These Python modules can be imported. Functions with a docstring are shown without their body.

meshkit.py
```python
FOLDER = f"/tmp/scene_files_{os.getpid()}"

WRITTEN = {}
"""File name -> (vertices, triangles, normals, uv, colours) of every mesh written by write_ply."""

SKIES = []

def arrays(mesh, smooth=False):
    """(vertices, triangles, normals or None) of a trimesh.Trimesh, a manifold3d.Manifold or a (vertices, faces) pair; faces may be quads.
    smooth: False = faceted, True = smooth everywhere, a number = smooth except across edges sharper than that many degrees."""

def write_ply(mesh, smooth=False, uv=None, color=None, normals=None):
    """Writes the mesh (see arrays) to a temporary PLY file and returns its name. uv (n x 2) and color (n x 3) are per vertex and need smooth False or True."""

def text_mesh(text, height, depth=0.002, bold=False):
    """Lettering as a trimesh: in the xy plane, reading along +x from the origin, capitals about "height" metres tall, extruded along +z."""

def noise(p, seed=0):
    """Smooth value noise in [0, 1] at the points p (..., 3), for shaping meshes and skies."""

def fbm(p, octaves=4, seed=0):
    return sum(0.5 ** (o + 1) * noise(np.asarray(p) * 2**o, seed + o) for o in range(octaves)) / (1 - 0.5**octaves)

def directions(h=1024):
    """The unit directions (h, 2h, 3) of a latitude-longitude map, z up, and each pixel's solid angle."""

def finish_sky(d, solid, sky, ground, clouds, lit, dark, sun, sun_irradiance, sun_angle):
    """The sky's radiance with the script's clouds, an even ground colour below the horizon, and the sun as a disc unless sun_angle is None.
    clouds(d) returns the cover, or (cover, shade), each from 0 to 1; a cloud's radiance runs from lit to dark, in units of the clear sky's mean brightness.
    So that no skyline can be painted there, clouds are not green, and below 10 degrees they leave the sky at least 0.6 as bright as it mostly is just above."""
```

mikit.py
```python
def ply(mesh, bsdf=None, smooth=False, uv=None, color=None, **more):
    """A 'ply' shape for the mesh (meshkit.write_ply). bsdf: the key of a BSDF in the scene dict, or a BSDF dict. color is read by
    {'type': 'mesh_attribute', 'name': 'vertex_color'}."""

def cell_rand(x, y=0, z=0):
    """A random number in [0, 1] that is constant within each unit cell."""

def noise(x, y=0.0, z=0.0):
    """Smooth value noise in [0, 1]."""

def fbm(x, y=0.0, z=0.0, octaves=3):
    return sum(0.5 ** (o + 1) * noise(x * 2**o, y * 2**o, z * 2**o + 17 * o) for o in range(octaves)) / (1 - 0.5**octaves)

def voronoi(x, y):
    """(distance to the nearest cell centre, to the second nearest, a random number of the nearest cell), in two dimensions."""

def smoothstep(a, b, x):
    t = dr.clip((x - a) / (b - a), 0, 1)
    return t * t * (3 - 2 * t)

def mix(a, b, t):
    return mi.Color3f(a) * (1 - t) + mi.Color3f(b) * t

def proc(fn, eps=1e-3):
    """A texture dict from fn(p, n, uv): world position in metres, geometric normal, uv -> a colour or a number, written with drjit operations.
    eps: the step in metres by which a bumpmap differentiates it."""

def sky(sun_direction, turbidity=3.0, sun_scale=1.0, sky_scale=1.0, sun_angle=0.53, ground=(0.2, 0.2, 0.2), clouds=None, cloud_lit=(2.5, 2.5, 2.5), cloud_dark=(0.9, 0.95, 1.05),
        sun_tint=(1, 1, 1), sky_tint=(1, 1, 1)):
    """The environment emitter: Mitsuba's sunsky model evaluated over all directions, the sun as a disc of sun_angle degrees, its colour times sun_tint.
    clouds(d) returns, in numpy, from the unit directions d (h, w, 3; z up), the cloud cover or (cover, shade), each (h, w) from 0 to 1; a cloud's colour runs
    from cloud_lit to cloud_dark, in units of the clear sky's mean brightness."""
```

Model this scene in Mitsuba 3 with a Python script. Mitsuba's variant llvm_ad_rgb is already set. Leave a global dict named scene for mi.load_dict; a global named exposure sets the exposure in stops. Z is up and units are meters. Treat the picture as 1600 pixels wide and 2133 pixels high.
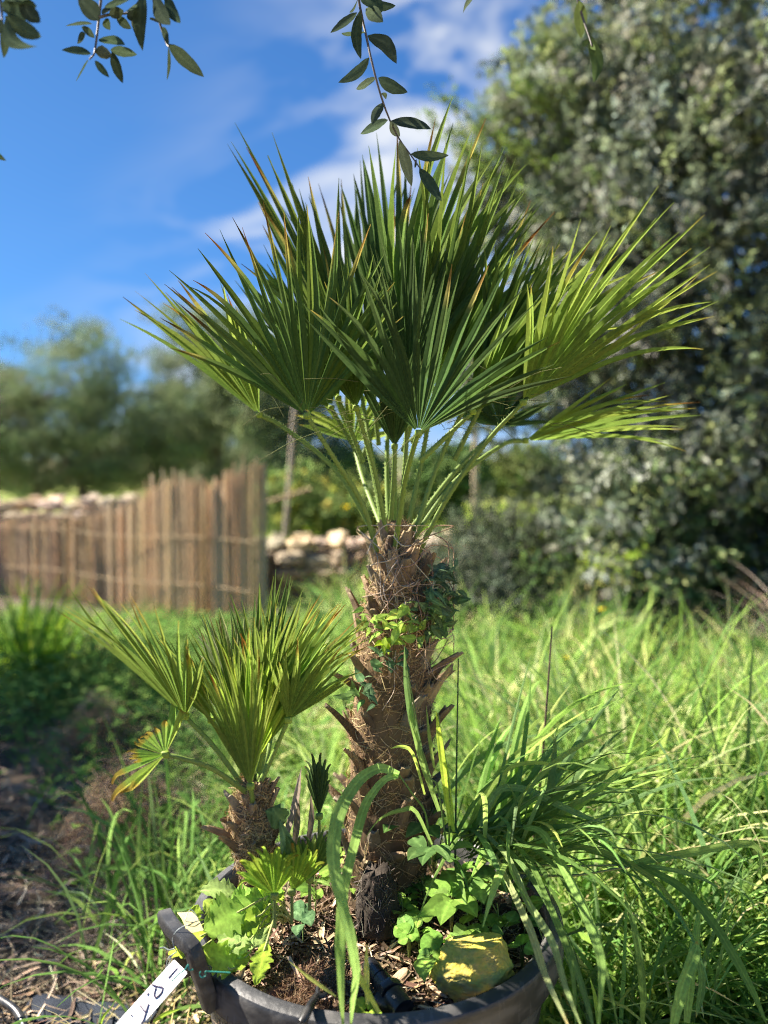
import math
import numpy as np
import trimesh
import drjit as dr
import mitsuba as mi
import mikit
import meshkit
from mikit import noise, fbm, voronoi, smoothstep, mix
import scipy.sparse as sp
from scipy.sparse.csgraph import connected_components
from shapely.geometry import Polygon

# ------------------------------------------------------------------ camera, sky, exposure
F_PX = 1685.0                      # focal length in pixels of the 1600 x 2133 photograph
PITCH = math.atan(66.0 / F_PX)     # the camera looks slightly down
CAM = np.array([0.0, 0.0, 1.10])
FWD = np.array([0.0, math.cos(PITCH), -math.sin(PITCH)])
UPV = np.array([0.0, math.sin(PITCH), math.cos(PITCH)])
T = mi.ScalarTransform4f
scene = {"type": "scene"}
labels = {}
exposure = 2.58
SUN = np.array([-0.66, 0.23, 0.71])
SUN = SUN / np.linalg.norm(SUN)


def cirrus(d):
    x, y, z = d[..., 0], d[..., 1], np.maximum(d[..., 2], 0.02)
    u, v = x / z, y / z
    w = meshkit.fbm(np.stack([u * 0.8, v * 0.5, 0 * u + 3], -1), 3, 5) - 0.5
    ang = np.arctan2(x, np.maximum(y, 1e-3))
    el = np.arcsin(np.clip(d[..., 2], 0, 1))
    off = ang + 0.16 * w - (-0.05 + (el - 0.31) * 0.60)
    band = np.exp(-np.where(off > 0, off / 0.26, off / 0.16) ** 2) * (y > 0)
    # fine streaks that fan out along the band
    s, q = el * 9 - ang * 2.5, ang * 9 + el * 4
    fine = meshkit.fbm(np.stack([s * 2.6 + 3.0 * w, q * 0.75 + 4.0 * w, 0 * u], -1), 5, 11)
    puff = meshkit.fbm(np.stack([s * 0.55, q * 0.55, 0 * u + 9], -1), 4, 14)
    wide = meshkit.fbm(np.stack([u * 0.9 + 4, v * 0.9, 0 * u], -1), 4, 21)
    cover = band * np.clip(0.24 + (fine - 0.43) * 3.2 + (puff - 0.45) * 0.9, 0, 1)
    low = np.exp(-(d[..., 2] / 0.075) ** 2) * np.clip(meshkit.fbm(np.stack([ang * 7, d[..., 2] * 30, 0 * u], -1), 4, 31) * 1.7 - 0.30, 0, 1)
    return np.clip(np.maximum(cover * 0.85, low * 0.75), 0, 0.95)


scene["camera"] = {
    "type": "thinlens", "fov": 2 * math.degrees(math.atan(1066.5 / F_PX)), "fov_axis": "y",
    "to_world": T().look_at(origin=CAM.tolist(), target=(CAM + FWD).tolist(), up=[0, 0, 1]),
    "aperture_radius": 0.0075, "focus_distance": 1.27, "near_clip": 0.05, "far_clip": 3000.0}
scene["sky"] = mikit.sky(SUN.tolist(), turbidity=3, clouds=cirrus, cloud_lit=(3.1, 3.2, 3.3), cloud_dark=(1.3, 1.4, 1.6), sun_scale=2.15, sun_tint=(0.90, 1.0, 1.18), sky_tint=(0.26, 0.50, 0.76), sky_scale=1.0)


def P(px, py, y):
    """The point at distance y (metres along the ground) that stands at this place of the view."""
    d = FWD + (px - 800.0) / F_PX * np.array([1.0, 0, 0]) + (1066.5 - py) / F_PX * UPV
    return CAM + d * (y / d[1])


def PZ(px, py, z):
    """The point at height z that stands at this place of the view."""
    d = FWD + (px - 800.0) / F_PX * np.array([1.0, 0, 0]) + (1066.5 - py) / F_PX * UPV
    return CAM + d * ((z - CAM[2]) / d[2])


# ------------------------------------------------------------------ materials
def uv_color(p, n, uv):
    """Colours ride in the meshes' uv: red in the fraction of u, green in v, blue as a share of green (in sixteenths) in the whole part of u."""
    k = dr.floor(uv.x)
    g = 0.80 + 0.40 * fbm(p.x * 260, p.y * 260, p.z * 260, 2)
    return mi.Color3f((uv.x - k) * 1.02, uv.y, uv.y * k / 16.0) * g


VC = mikit.proc(uv_color)


def leaf_mat(key, rough=0.42, trans=1.0, spec=0.5, eta=1.45):
    scene[key] = {"type": "principledthin", "base_color": VC, "roughness": rough, "diff_trans": trans, "eta": eta}


def solid_mat(key, color=VC, rough=0.8, spec=0.4, bump=None, scale=0.002, metallic=0.0, clearcoat=0.0):
    m = {"type": "principled", "base_color": color, "roughness": rough, "specular": spec, "metallic": metallic, "clearcoat": clearcoat}
    if bump is not None:
        m = {"type": "bumpmap", "arbitrary": mikit.proc(bump, eps=8e-4), "scale": scale, "bsdf": m}
    scene[key] = {"type": "twosided", "bsdf": m}


leaf_mat("leaf_palm", 0.27, 1.05)
leaf_mat("leaf_grass", 0.33, 1.0)
leaf_mat("leaf_soft", 0.45, 1.0)
leaf_mat("leaf_glossy", 0.30, 0.45)
leaf_mat("leaf_far", 0.22, 0.6)
leaf_mat("needle_far", 0.55, 0.6)
leaf_mat("straw", 0.7, 0.5)
solid_mat("bark", VC, 0.9, 0.25, lambda p, n, uv: fbm(p.x * 90, p.y * 90, p.z * 22, 3), 0.004)
solid_mat("stub_mat", VC, 0.85, 0.3, lambda p, n, uv: fbm(p.x * 260, p.y * 260, p.z * 60, 3), 0.0012)
solid_mat("fibre_mat", VC, 0.9, 0.2)
solid_mat("stem_mat", VC, 0.55, 0.4)
solid_mat("cane_mat", VC, 0.7, 0.4)
solid_mat("rubble_mat", VC, 0.95, 0.2, lambda p, n, uv: fbm(p.x * 25, p.y * 25, p.z * 25, 4), 0.02)
solid_mat("black_plastic", mikit.proc(lambda p, n, uv: mix((0.012, 0.012, 0.013), (0.05, 0.048, 0.045), smoothstep(0.45, 0.8, fbm(p.x * 60, p.y * 60, p.z * 60, 3)))), 0.35, 0.5)


def pot_color(p, n, uv):
    dust = smoothstep(0.42, 0.70, fbm(p.x * 14, p.y * 14, p.z * 40, 4)) * 0.75 + smoothstep(0.6, 0.75, fbm(p.x * 160, p.y * 160, p.z * 25, 2)) * 0.3
    return mix((0.026, 0.027, 0.029), (0.10, 0.097, 0.092), dr.clip(dust, 0, 1))


solid_mat("pot_plastic", mikit.proc(pot_color), 0.42, 0.5, lambda p, n, uv: fbm(p.x * 120, p.y * 120, p.z * 120, 3), 0.0006)


def lichen(p, n, uv):
    a = smoothstep(0.22, 0.66, 0.6 * fbm(p.x * 70, p.y * 70, p.z * 70, 4) + 0.4 * fbm(p.x * 18, p.y * 18, p.z * 18, 3) + 0.06 * n.z)
    b = fbm(p.x * 240, p.y * 240, p.z * 240, 3)
    stone = mix((0.30, 0.21, 0.08), (0.48, 0.37, 0.18), b)
    return mix(stone, mix((0.40, 0.32, 0.05), (0.60, 0.50, 0.09), b), a)


solid_mat("lichen_mat", mikit.proc(lichen), 0.95, 0.2, lambda p, n, uv: fbm(p.x * 130, p.y * 130, p.z * 130, 4), 0.006)


def ground_color(p, n, uv):
    a = fbm(p.x * 1.1, p.y * 1.1, 0, 4)
    b = fbm(p.x * 24, p.y * 24, 0, 3)
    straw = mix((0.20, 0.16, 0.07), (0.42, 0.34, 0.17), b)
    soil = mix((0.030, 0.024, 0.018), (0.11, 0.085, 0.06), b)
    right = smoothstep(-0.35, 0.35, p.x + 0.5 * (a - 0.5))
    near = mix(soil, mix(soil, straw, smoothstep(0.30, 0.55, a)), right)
    field = mix((0.13, 0.20, 0.03), (0.30, 0.30, 0.08), fbm(p.x * 0.25, p.y * 0.25, 5, 3))
    return mix(near, field, smoothstep(8.0, 11.0, p.y))


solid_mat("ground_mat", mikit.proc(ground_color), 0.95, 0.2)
solid_mat("soil_mat", mikit.proc(lambda p, n, uv: mix((0.022, 0.016, 0.011), (0.13, 0.088, 0.05), smoothstep(0.35, 0.72, fbm(p.x * 70, p.y * 70, p.z * 70, 4)))), 0.95, 0.2,
          lambda p, n, uv: fbm(p.x * 180, p.y * 180, p.z * 180, 3), 0.006)
solid_mat("hill_mat", mikit.proc(lambda p, n, uv: mix((0.10, 0.12, 0.05), (0.26, 0.21, 0.12), smoothstep(0.35, 0.65, fbm(p.x * 0.03, p.y * 0.03, p.z * 0.05, 4)))), 0.95, 0.2)
solid_mat("tag_white", mikit.proc(lambda p, n, uv: mix((0.82, 0.82, 0.83), (0.60, 0.57, 0.52), smoothstep(0.55, 0.85, fbm(p.x * 120, p.y * 120, p.z * 120, 4)))), 0.45, 0.4)
solid_mat("tag_yellow", mikit.proc(lambda p, n, uv: mix((0.72, 0.60, 0.27), (0.60, 0.50, 0.22), fbm(p.x * 120, p.y * 120, p.z * 120, 3))), 0.6, 0.4)
solid_mat("ink", (0.06, 0.045, 0.09), 0.6, 0.3)
solid_mat("wire_green", (0.02, 0.16, 0.13), 0.4, 0.5)
solid_mat("wire_grey", (0.16, 0.19, 0.19), 0.4, 0.5)


def weave(p, n, uv):
    s = dr.sin(p.x * 900) * dr.sin(p.y * 900)
    return mix((0.006, 0.009, 0.016), (0.030, 0.040, 0.060), 0.5 + 0.5 * s)


solid_mat("cloth_mat", mikit.proc(weave), 0.8, 0.3)
for m in ("ink",):
    scene[m]["bsdf"]["base_color"] = {"type": "rgb", "value": [0.05, 0.035, 0.08]}
for m, c in (("wire_green", [0.02, 0.20, 0.16]), ("wire_grey", [0.25, 0.29, 0.29])):
    scene[m]["bsdf"]["base_color"] = {"type": "rgb", "value": c}

# ------------------------------------------------------------------ helpers
used = {}


def key_for(name, parent=None):
    base = name if parent is None else parent + "__" + name
    k = used.get(base, 0)
    used[base] = k + 1
    return base if k == 0 else f"{base}_{k:03d}"


def add(name, V, Fc, mat, C=None, parent=None, smooth=True):
    key = key_for(name, parent)
    V = np.asarray(V, float)
    if smooth is not True and smooth is not False:
        C = None
    if C is not None:
        C = np.clip(np.broadcast_to(np.asarray(C, float), V.shape), 0, 1)
    Fc = np.asarray(Fc, int)
    scene[key] = mikit.ply((V, Fc), mat, smooth=smooth, uv=None if C is None else pack(V, Fc, C * GAIN.get(mat, 1.0)))
    return key


GAIN = {"leaf_palm": 1.38, "leaf_grass": 1.75, "leaf_soft": 1.6, "leaf_glossy": 1.35, "leaf_far": 2.6, "needle_far": 2.7, "straw": 1.2}


def pack(V, Fc, C):
    C = np.clip(C, 0.0, 0.97)
    n = len(V)
    g = sp.coo_matrix((np.ones(len(Fc) * 2), (np.r_[Fc[:, 0], Fc[:, 1]], np.r_[Fc[:, 1], Fc[:, 2]])), shape=(n, n))
    m, lab = connected_components(g, directed=False)
    gs, bs = np.bincount(lab, C[:, 1], m), np.bincount(lab, C[:, 2], m)
    k = np.clip(np.round(16 * bs / np.maximum(gs, 1e-6)), 0, 24)[lab]
    return np.stack([k + C[:, 0] / 1.02, C[:, 1]], -1)


def tag(key, label=None, cat=None, group=None, kind=None):
    d = labels.setdefault(key, {})
    for k, v in (("label", label), ("category", cat), ("group", group), ("kind", kind)):
        if v:
            d[k] = v
    return key


class Acc:
    def __init__(self):
        self.v, self.f, self.c, self.n = [], [], [], 0

    def put(self, V, Fc, C):
        V = np.asarray(V, float)
        self.v.append(V)
        self.f.append(np.asarray(Fc, int) + self.n)
        self.c.append(np.broadcast_to(np.asarray(C, float), V.shape))
        self.n += len(V)

    def add(self, name, mat, parent=None, smooth=True):
        return add(name, np.vstack(self.v), np.vstack(self.f), mat, np.vstack(self.c), parent, smooth)


def unit(a):
    a = np.asarray(a, float)
    return a / np.maximum(np.linalg.norm(a, axis=-1, keepdims=True), 1e-9)


def spline(pts, n):
    """n points on a Catmull-Rom curve through the given points."""
    p = np.asarray(pts, float)
    if len(p) == 2:
        return p[0] + (p[1] - p[0]) * np.linspace(0, 1, n)[:, None]
    q = np.vstack([2 * p[0] - p[1], p, 2 * p[-1] - p[-2]])
    t = np.linspace(0, len(p) - 1 - 1e-9, n)
    i = t.astype(int)
    u = (t - i)[:, None]
    a, b, c, d = q[i], q[i + 1], q[i + 2], q[i + 3]
    return 0.5 * (2 * b + (c - a) * u + (2 * a - 5 * b + 4 * c - d) * u ** 2 + (3 * b - 3 * c + d - a) * u ** 3)


def tube(points, radii, sides=8, cap=True, flat=1.0, up=None):
    p = np.asarray(points, float)
    t = unit(np.gradient(p, axis=0))
    ref = np.array([0, 0, 1.0]) if up is None else np.asarray(up, float)
    a = np.cross(t, ref)
    bad = np.linalg.norm(a, axis=1) < 0.1
    a[bad] = np.cross(t[bad], [1.0, 0.1, 0])
    a = unit(a)
    b = np.cross(t, a)
    g = np.arange(sides) * 2 * np.pi / sides
    r = np.broadcast_to(radii, (len(p),))
    V = p[:, None] + r[:, None, None] * (np.cos(g)[None, :, None] * a[:, None] + flat * np.sin(g)[None, :, None] * b[:, None])
    i, j = np.meshgrid(np.arange(len(p) - 1), np.arange(sides), indexing="ij")
    q = np.stack([i * sides + j, (i + 1) * sides + j, (i + 1) * sides + (j + 1) % sides, i * sides + (j + 1) % sides], -1).reshape(-1, 4)
    Fc = np.vstack([q[:, [0, 1, 2]], q[:, [0, 2, 3]]])
    V = V.reshape(-1, 3)
    if cap:
        n = len(V)
        V = np.vstack([V, p[:1], p[-1:]])
        k = np.arange(sides)
        Fc = np.vstack([Fc, np.stack([k * 0 + n, k, (k + 1) % sides], 1), np.stack([k * 0 + n + 1, n - sides + (k + 1) % sides, n - sides + k], 1)])
    return V, Fc


def strips(C, S, hw, N, fold, col):
    """M folded strips of n rows: centre lines C (M,n,3), sides S, half widths hw (M,n), normals N, fold (edge lift per half width), colours (M,n,3) or (M,3).
    The middle is doubled so that the fold stays sharp under smooth normals."""
    C, S, N = (np.asarray(a, float) for a in (C, S, N))
    M, n, _ = C.shape
    hw = np.broadcast_to(hw, (M, n))[..., None]
    lift = N * hw * fold
    V = np.stack([C - S * hw + lift, C, C, C + S * hw + lift], 2)
    col = np.asarray(col, float)
    if col.ndim == 2:
        col = col[:, None]
    col = np.broadcast_to(col[:, :, None], V.shape)
    r = np.arange(n - 1)[:, None] * 4
    quad = np.concatenate([r + [0, 1, 5, 4], r + [2, 3, 7, 6]])
    tri = np.concatenate([quad[:, [0, 1, 2]], quad[:, [0, 2, 3]]])
    Fc = (tri[None] + (np.arange(M) * n * 4)[:, None, None]).reshape(-1, 3)
    return V.reshape(-1, 3), Fc, col.reshape(-1, 3)


def flat_strips(C, S, hw, col):
    C, S = np.asarray(C, float), np.asarray(S, float)
    M, n, _ = C.shape
    hw = np.broadcast_to(hw, (M, n))[..., None]
    V = np.stack([C - S * hw, C + S * hw], 2)
    col = np.asarray(col, float)
    if col.ndim == 2:
        col = col[:, None]
    col = np.broadcast_to(col[:, :, None], V.shape)
    r = np.arange(n - 1)[:, None] * 2
    quad = r + [0, 1, 3, 2]
    tri = np.concatenate([quad[:, [0, 1, 2]], quad[:, [0, 2, 3]]])
    Fc = (tri[None] + (np.arange(M) * n * 2)[:, None, None]).reshape(-1, 3)
    return V.reshape(-1, 3), Fc, col.reshape(-1, 3)


def grass_paths(rng, base, length, lean, bend, azim, n=6, wob=0.15):
    """Centre lines and sides of grass blades that lean and bend over."""
    M = len(base)
    t = np.linspace(0, 1, n)
    th = lean[:, None] + bend[:, None] * t[None] ** 1.6
    az = azim[:, None] + wob * rng.normal(size=(M, 1)) * t[None] * 2
    d = np.stack([np.sin(th) * np.cos(az), np.sin(th) * np.sin(az), np.cos(th)], -1)
    step = (length / (n - 1))[:, None, None]
    C = base[:, None] + np.concatenate([np.zeros((M, 1, 3)), np.cumsum((d[:, 1:] + d[:, :-1]) / 2 * step, 1)], 1)
    tw = az + np.pi / 2 + rng.normal(size=(M, 1)) * 0.7
    S = np.stack([np.cos(tw), np.sin(tw), 0 * tw], -1)
    S = unit(S - d * (S * d).sum(-1, keepdims=True))
    return C, S, np.cross(S, d)


def vary(rng, colors, M, amount=0.25):
    c = np.asarray(colors, float)[rng.integers(0, len(colors), M)]
    return c * np.exp(rng.normal(size=(M, 1)) * amount) * np.exp(rng.normal(size=(M, 3)) * amount * 0.25)


def leaf6(base, d, nrm, length, width, col, bow=0.10, fold=0.15):
    """M small leaves of four triangles each."""
    d, nrm = unit(d), np.asarray(nrm, float)
    s = unit(np.cross(d, nrm))
    nn = np.cross(s, d)
    L, W = length[:, None], width[:, None]
    b = base
    m = base + d * L * 0.5 + nn * L * bow
    l_ = base + d * L * 0.48 - s * W * 0.5 + nn * (L * bow + W * fold)
    r_ = base + d * L * 0.48 + s * W * 0.5 + nn * (L * bow + W * fold)
    e = base + d * L
    V = np.stack([b, l_, e, r_, m], 1)
    tri = np.array([[0, 4, 1], [1, 4, 2], [0, 3, 4], [3, 2, 4]])
    Fc = (tri[None] + (np.arange(len(b)) * 5)[:, None, None]).reshape(-1, 3)
    C = np.broadcast_to(np.asarray(col)[:, None], V.shape)
    return V.reshape(-1, 3), Fc, C.reshape(-1, 3)


def profile(kind, t):
    if kind == "oval":
        return np.sin(np.pi * np.clip(t, 0, 1) ** 0.85) ** 0.75
    if kind == "ovate":
        return np.sin(np.pi * np.clip(t, 0, 1) ** 0.62) ** 0.85
    if kind == "lance":
        return np.sin(np.pi * np.clip(t, 0, 1) ** 0.9) ** 0.8
    return np.sin(np.pi * t)


def hero_leaf(rng, base, tip, width, face, col, kind="oval", bow=0.10, fold=0.12, rows=12, teeth=0.0, wave=0.03, vein=1.0):
    """One leaf with seven points across: a folded, bowed, slightly wavy blade with a paler midrib and side veins."""
    base, tip = np.asarray(base, float), np.asarray(tip, float)
    A = tip - base
    L = np.linalg.norm(A)
    A = A / L
    N = np.asarray(face, float)
    N = unit(N - A * (N @ A))
    S = np.cross(A, N)
    t = np.linspace(0, 1, rows)
    prof = profile(kind, t)
    prof[0], prof[-1] = 0.05, 0.02
    hwL = width / 2 * prof * (1 + teeth * rng.uniform(-1, 1, rows))
    hwR = width / 2 * prof * (1 + teeth * rng.uniform(-1, 1, rows))
    side = rng.normal() * 0.06 * L * np.sin(np.pi * t)
    cen = base + A * (t * L)[:, None] + N * (bow * L * 4 * t * (1 - t))[:, None] - N * (bow * L * t ** 2)[:, None] + S * side[:, None]
    u = np.array([-1, -0.66, -0.33, 0, 0.33, 0.66, 1])
    V = []
    ph = rng.uniform(0, 6)
    for k, x in enumerate(u):
        hw = np.where(x < 0, hwL, hwR)
        lift = fold * abs(x) * hw + wave * width * abs(x) * np.sin(t * 17 + ph + x * 2) * (1 if k % 2 else -0.6)
        V.append(cen + S * (x * hw)[:, None] + N * lift[:, None])
    V = np.stack(V, 1)
    c = np.broadcast_to(np.asarray(col, float), V.shape).copy()
    c[:, 3] = c[:, 3] * (1 + 0.5 * vein) + 0.02 * vein
    c[::2, [1, 2, 4, 5]] *= 1 + 0.10 * vein
    c *= rng.uniform(0.9, 1.1, (rows, 7, 1))
    i, j = np.meshgrid(np.arange(rows - 1), np.arange(6), indexing="ij")
    a = i * 7 + j
    q = np.stack([a, a + 1, a + 8, a + 7], -1).reshape(-1, 4)
    return V.reshape(-1, 3), np.vstack([q[:, [0, 1, 2]], q[:, [0, 2, 3]]]), c.reshape(-1, 3)


def ribbon(rng, pts, width, col, face=(0, -1, 0.4), rows=16, fold=0.25, tip=0.85, start=0.6, mid=1.25):
    """A long grass blade through the given points: seven points across, ribbed, with a pale midrib and a slightly uneven edge."""
    C = spline(pts, rows)
    d = unit(np.gradient(C, axis=0))
    S = unit(np.cross(d, np.asarray(face, float)))
    t = np.linspace(0, 1, rows)
    roll = (rng.normal() * 0.5 * t + 0.22 * np.sin(t * rng.uniform(4, 9) + rng.uniform(0, 6)))[:, None]
    N = np.cross(S, d)
    S = S * np.cos(roll) + N * np.sin(roll)
    N = np.cross(S, d)
    N = np.where((N @ np.array([0, 0, 1.0]))[:, None] < 0, -N, N)
    hw = width / 2 * np.minimum(start + (1 - start) * t / 0.3, 1) * np.clip((1 - t) / (1 - tip + 0.25), 0, 1) ** 0.7
    hw[-1] = 0.0002
    u = np.array([-1, -0.62, -0.30, 0, 0.30, 0.62, 1])
    V = np.stack([C + S * (x * hw * (1 + 0.05 * rng.normal(size=rows) * (abs(x) == 1)))[:, None] + N * (hw * (fold * abs(x) + 0.07 * (k % 2)))[:, None] for k, x in enumerate(u)], 1)
    c = np.ones((rows, 7, 1)) * np.asarray(col, float) * rng.uniform(0.90, 1.10, (rows, 1, 1)) * rng.uniform(0.93, 1.07, (rows, 7, 1))
    c[:, 3] = c[:, 3] * mid + 0.012
    c[:, [1, 5]] *= 1.10
    if rng.random() < 0.45:
        c[t > rng.uniform(0.90, 0.97)] = (0.30, 0.24, 0.09)
    i, j = np.meshgrid(np.arange(rows - 1), np.arange(6), indexing="ij")
    a = i * 7 + j
    q = np.stack([a, a + 1, a + 8, a + 7], -1).reshape(-1, 4)
    return V.reshape(-1, 3), np.vstack([q[:, [0, 1, 2]], q[:, [0, 2, 3]]]), c.reshape(-1, 3)


def rounded_lumps(rng, size, sub=1, rough=0.22, seed=0):
    m = trimesh.creation.icosphere(subdivisions=sub)
    v = np.array(m.vertices)
    v = np.sign(v) * np.abs(v) ** 0.62
    v = v * (1 + rough * (meshkit.fbm(v * 1.3 + seed * 7.7, 3, seed) - 0.5) * 2)[:, None]
    return v * np.asarray(size) / 2, np.array(m.faces)


def rotz(v, a):
    c, s = math.cos(a), math.sin(a)
    return np.asarray(v) @ np.array([[c, s, 0], [-s, c, 0], [0, 0, 1.0]])

# ------------------------------------------------------------------ the setting: ground, far land
def build_ground():
    xs = np.concatenate([-np.geomspace(400, 6, 18), np.linspace(-5, 6, 90), np.geomspace(7, 400, 18)])
    ys = np.concatenate([-np.geomspace(60, 1, 8), np.linspace(0, 12, 100), np.geomspace(13, 700, 26)])
    X, Y = np.meshgrid(xs, ys)
    Z = 0.10 * (meshkit.fbm(np.stack([X * 0.7, Y * 0.7, 0 * X], -1), 3, 2) - 0.5) + 0.02 * (meshkit.fbm(np.stack([X * 6, Y * 6, 0 * X], -1), 2, 3) - 0.5)
    Z = Z + 0.8 * np.clip((Y - 12) / 40, 0, 1) * np.clip((X + 2) / 6, 0, 1) * np.clip((90 - Y) / 40, 0, 1)
    n, m = X.shape
    i, j = np.meshgrid(np.arange(n - 1), np.arange(m - 1), indexing="ij")
    a = (i * m + j).ravel()
    q = np.stack([a, a + 1, a + m + 1, a + m], 1)
    k = add("ground", np.stack([X, Y, Z], -1).reshape(-1, 3), np.vstack([q[:, [0, 1, 2]], q[:, [0, 2, 3]]]), "ground_mat")
    tag(k, kind="structure", label="bare earth and thatch under the grass and mulch")
    x = np.linspace(-260, 260, 90)
    rows = []
    for j, (f, d) in enumerate([(0, 0), (0.5, 14), (0.85, 26), (1, 40), (0.9, 60), (0, 90)]):
        h = 4.0 + 5.0 * meshkit.fbm(np.stack([x * 0.012, 0 * x + 1, 0 * x], -1), 4, 8) + 3.5 * np.exp(-((x + 22) / 26) ** 2)
        rows.append(np.stack([x, 170 + d + 6 * meshkit.fbm(np.stack([x * 0.03, 0 * x + j, 0 * x], -1), 2, 9), h * f - 0.5], -1))
    V = np.stack(rows, 0)
    i, j = np.meshgrid(np.arange(5), np.arange(89), indexing="ij")
    a = (i * 90 + j).ravel()
    q = np.stack([a, a + 1, a + 91, a + 90], 1)
    tag(add("hill", V.reshape(-1, 3), np.vstack([q[:, [0, 1, 2]], q[:, [0, 2, 3]]]), "hill_mat"), kind="structure", label="low dry hill on the horizon behind the garden")


def ground_z(x, y):
    p = np.stack([x * 0.7, y * 0.7, 0 * x], -1)
    return 0.10 * (meshkit.fbm(p, 3, 2) - 0.5)


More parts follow.
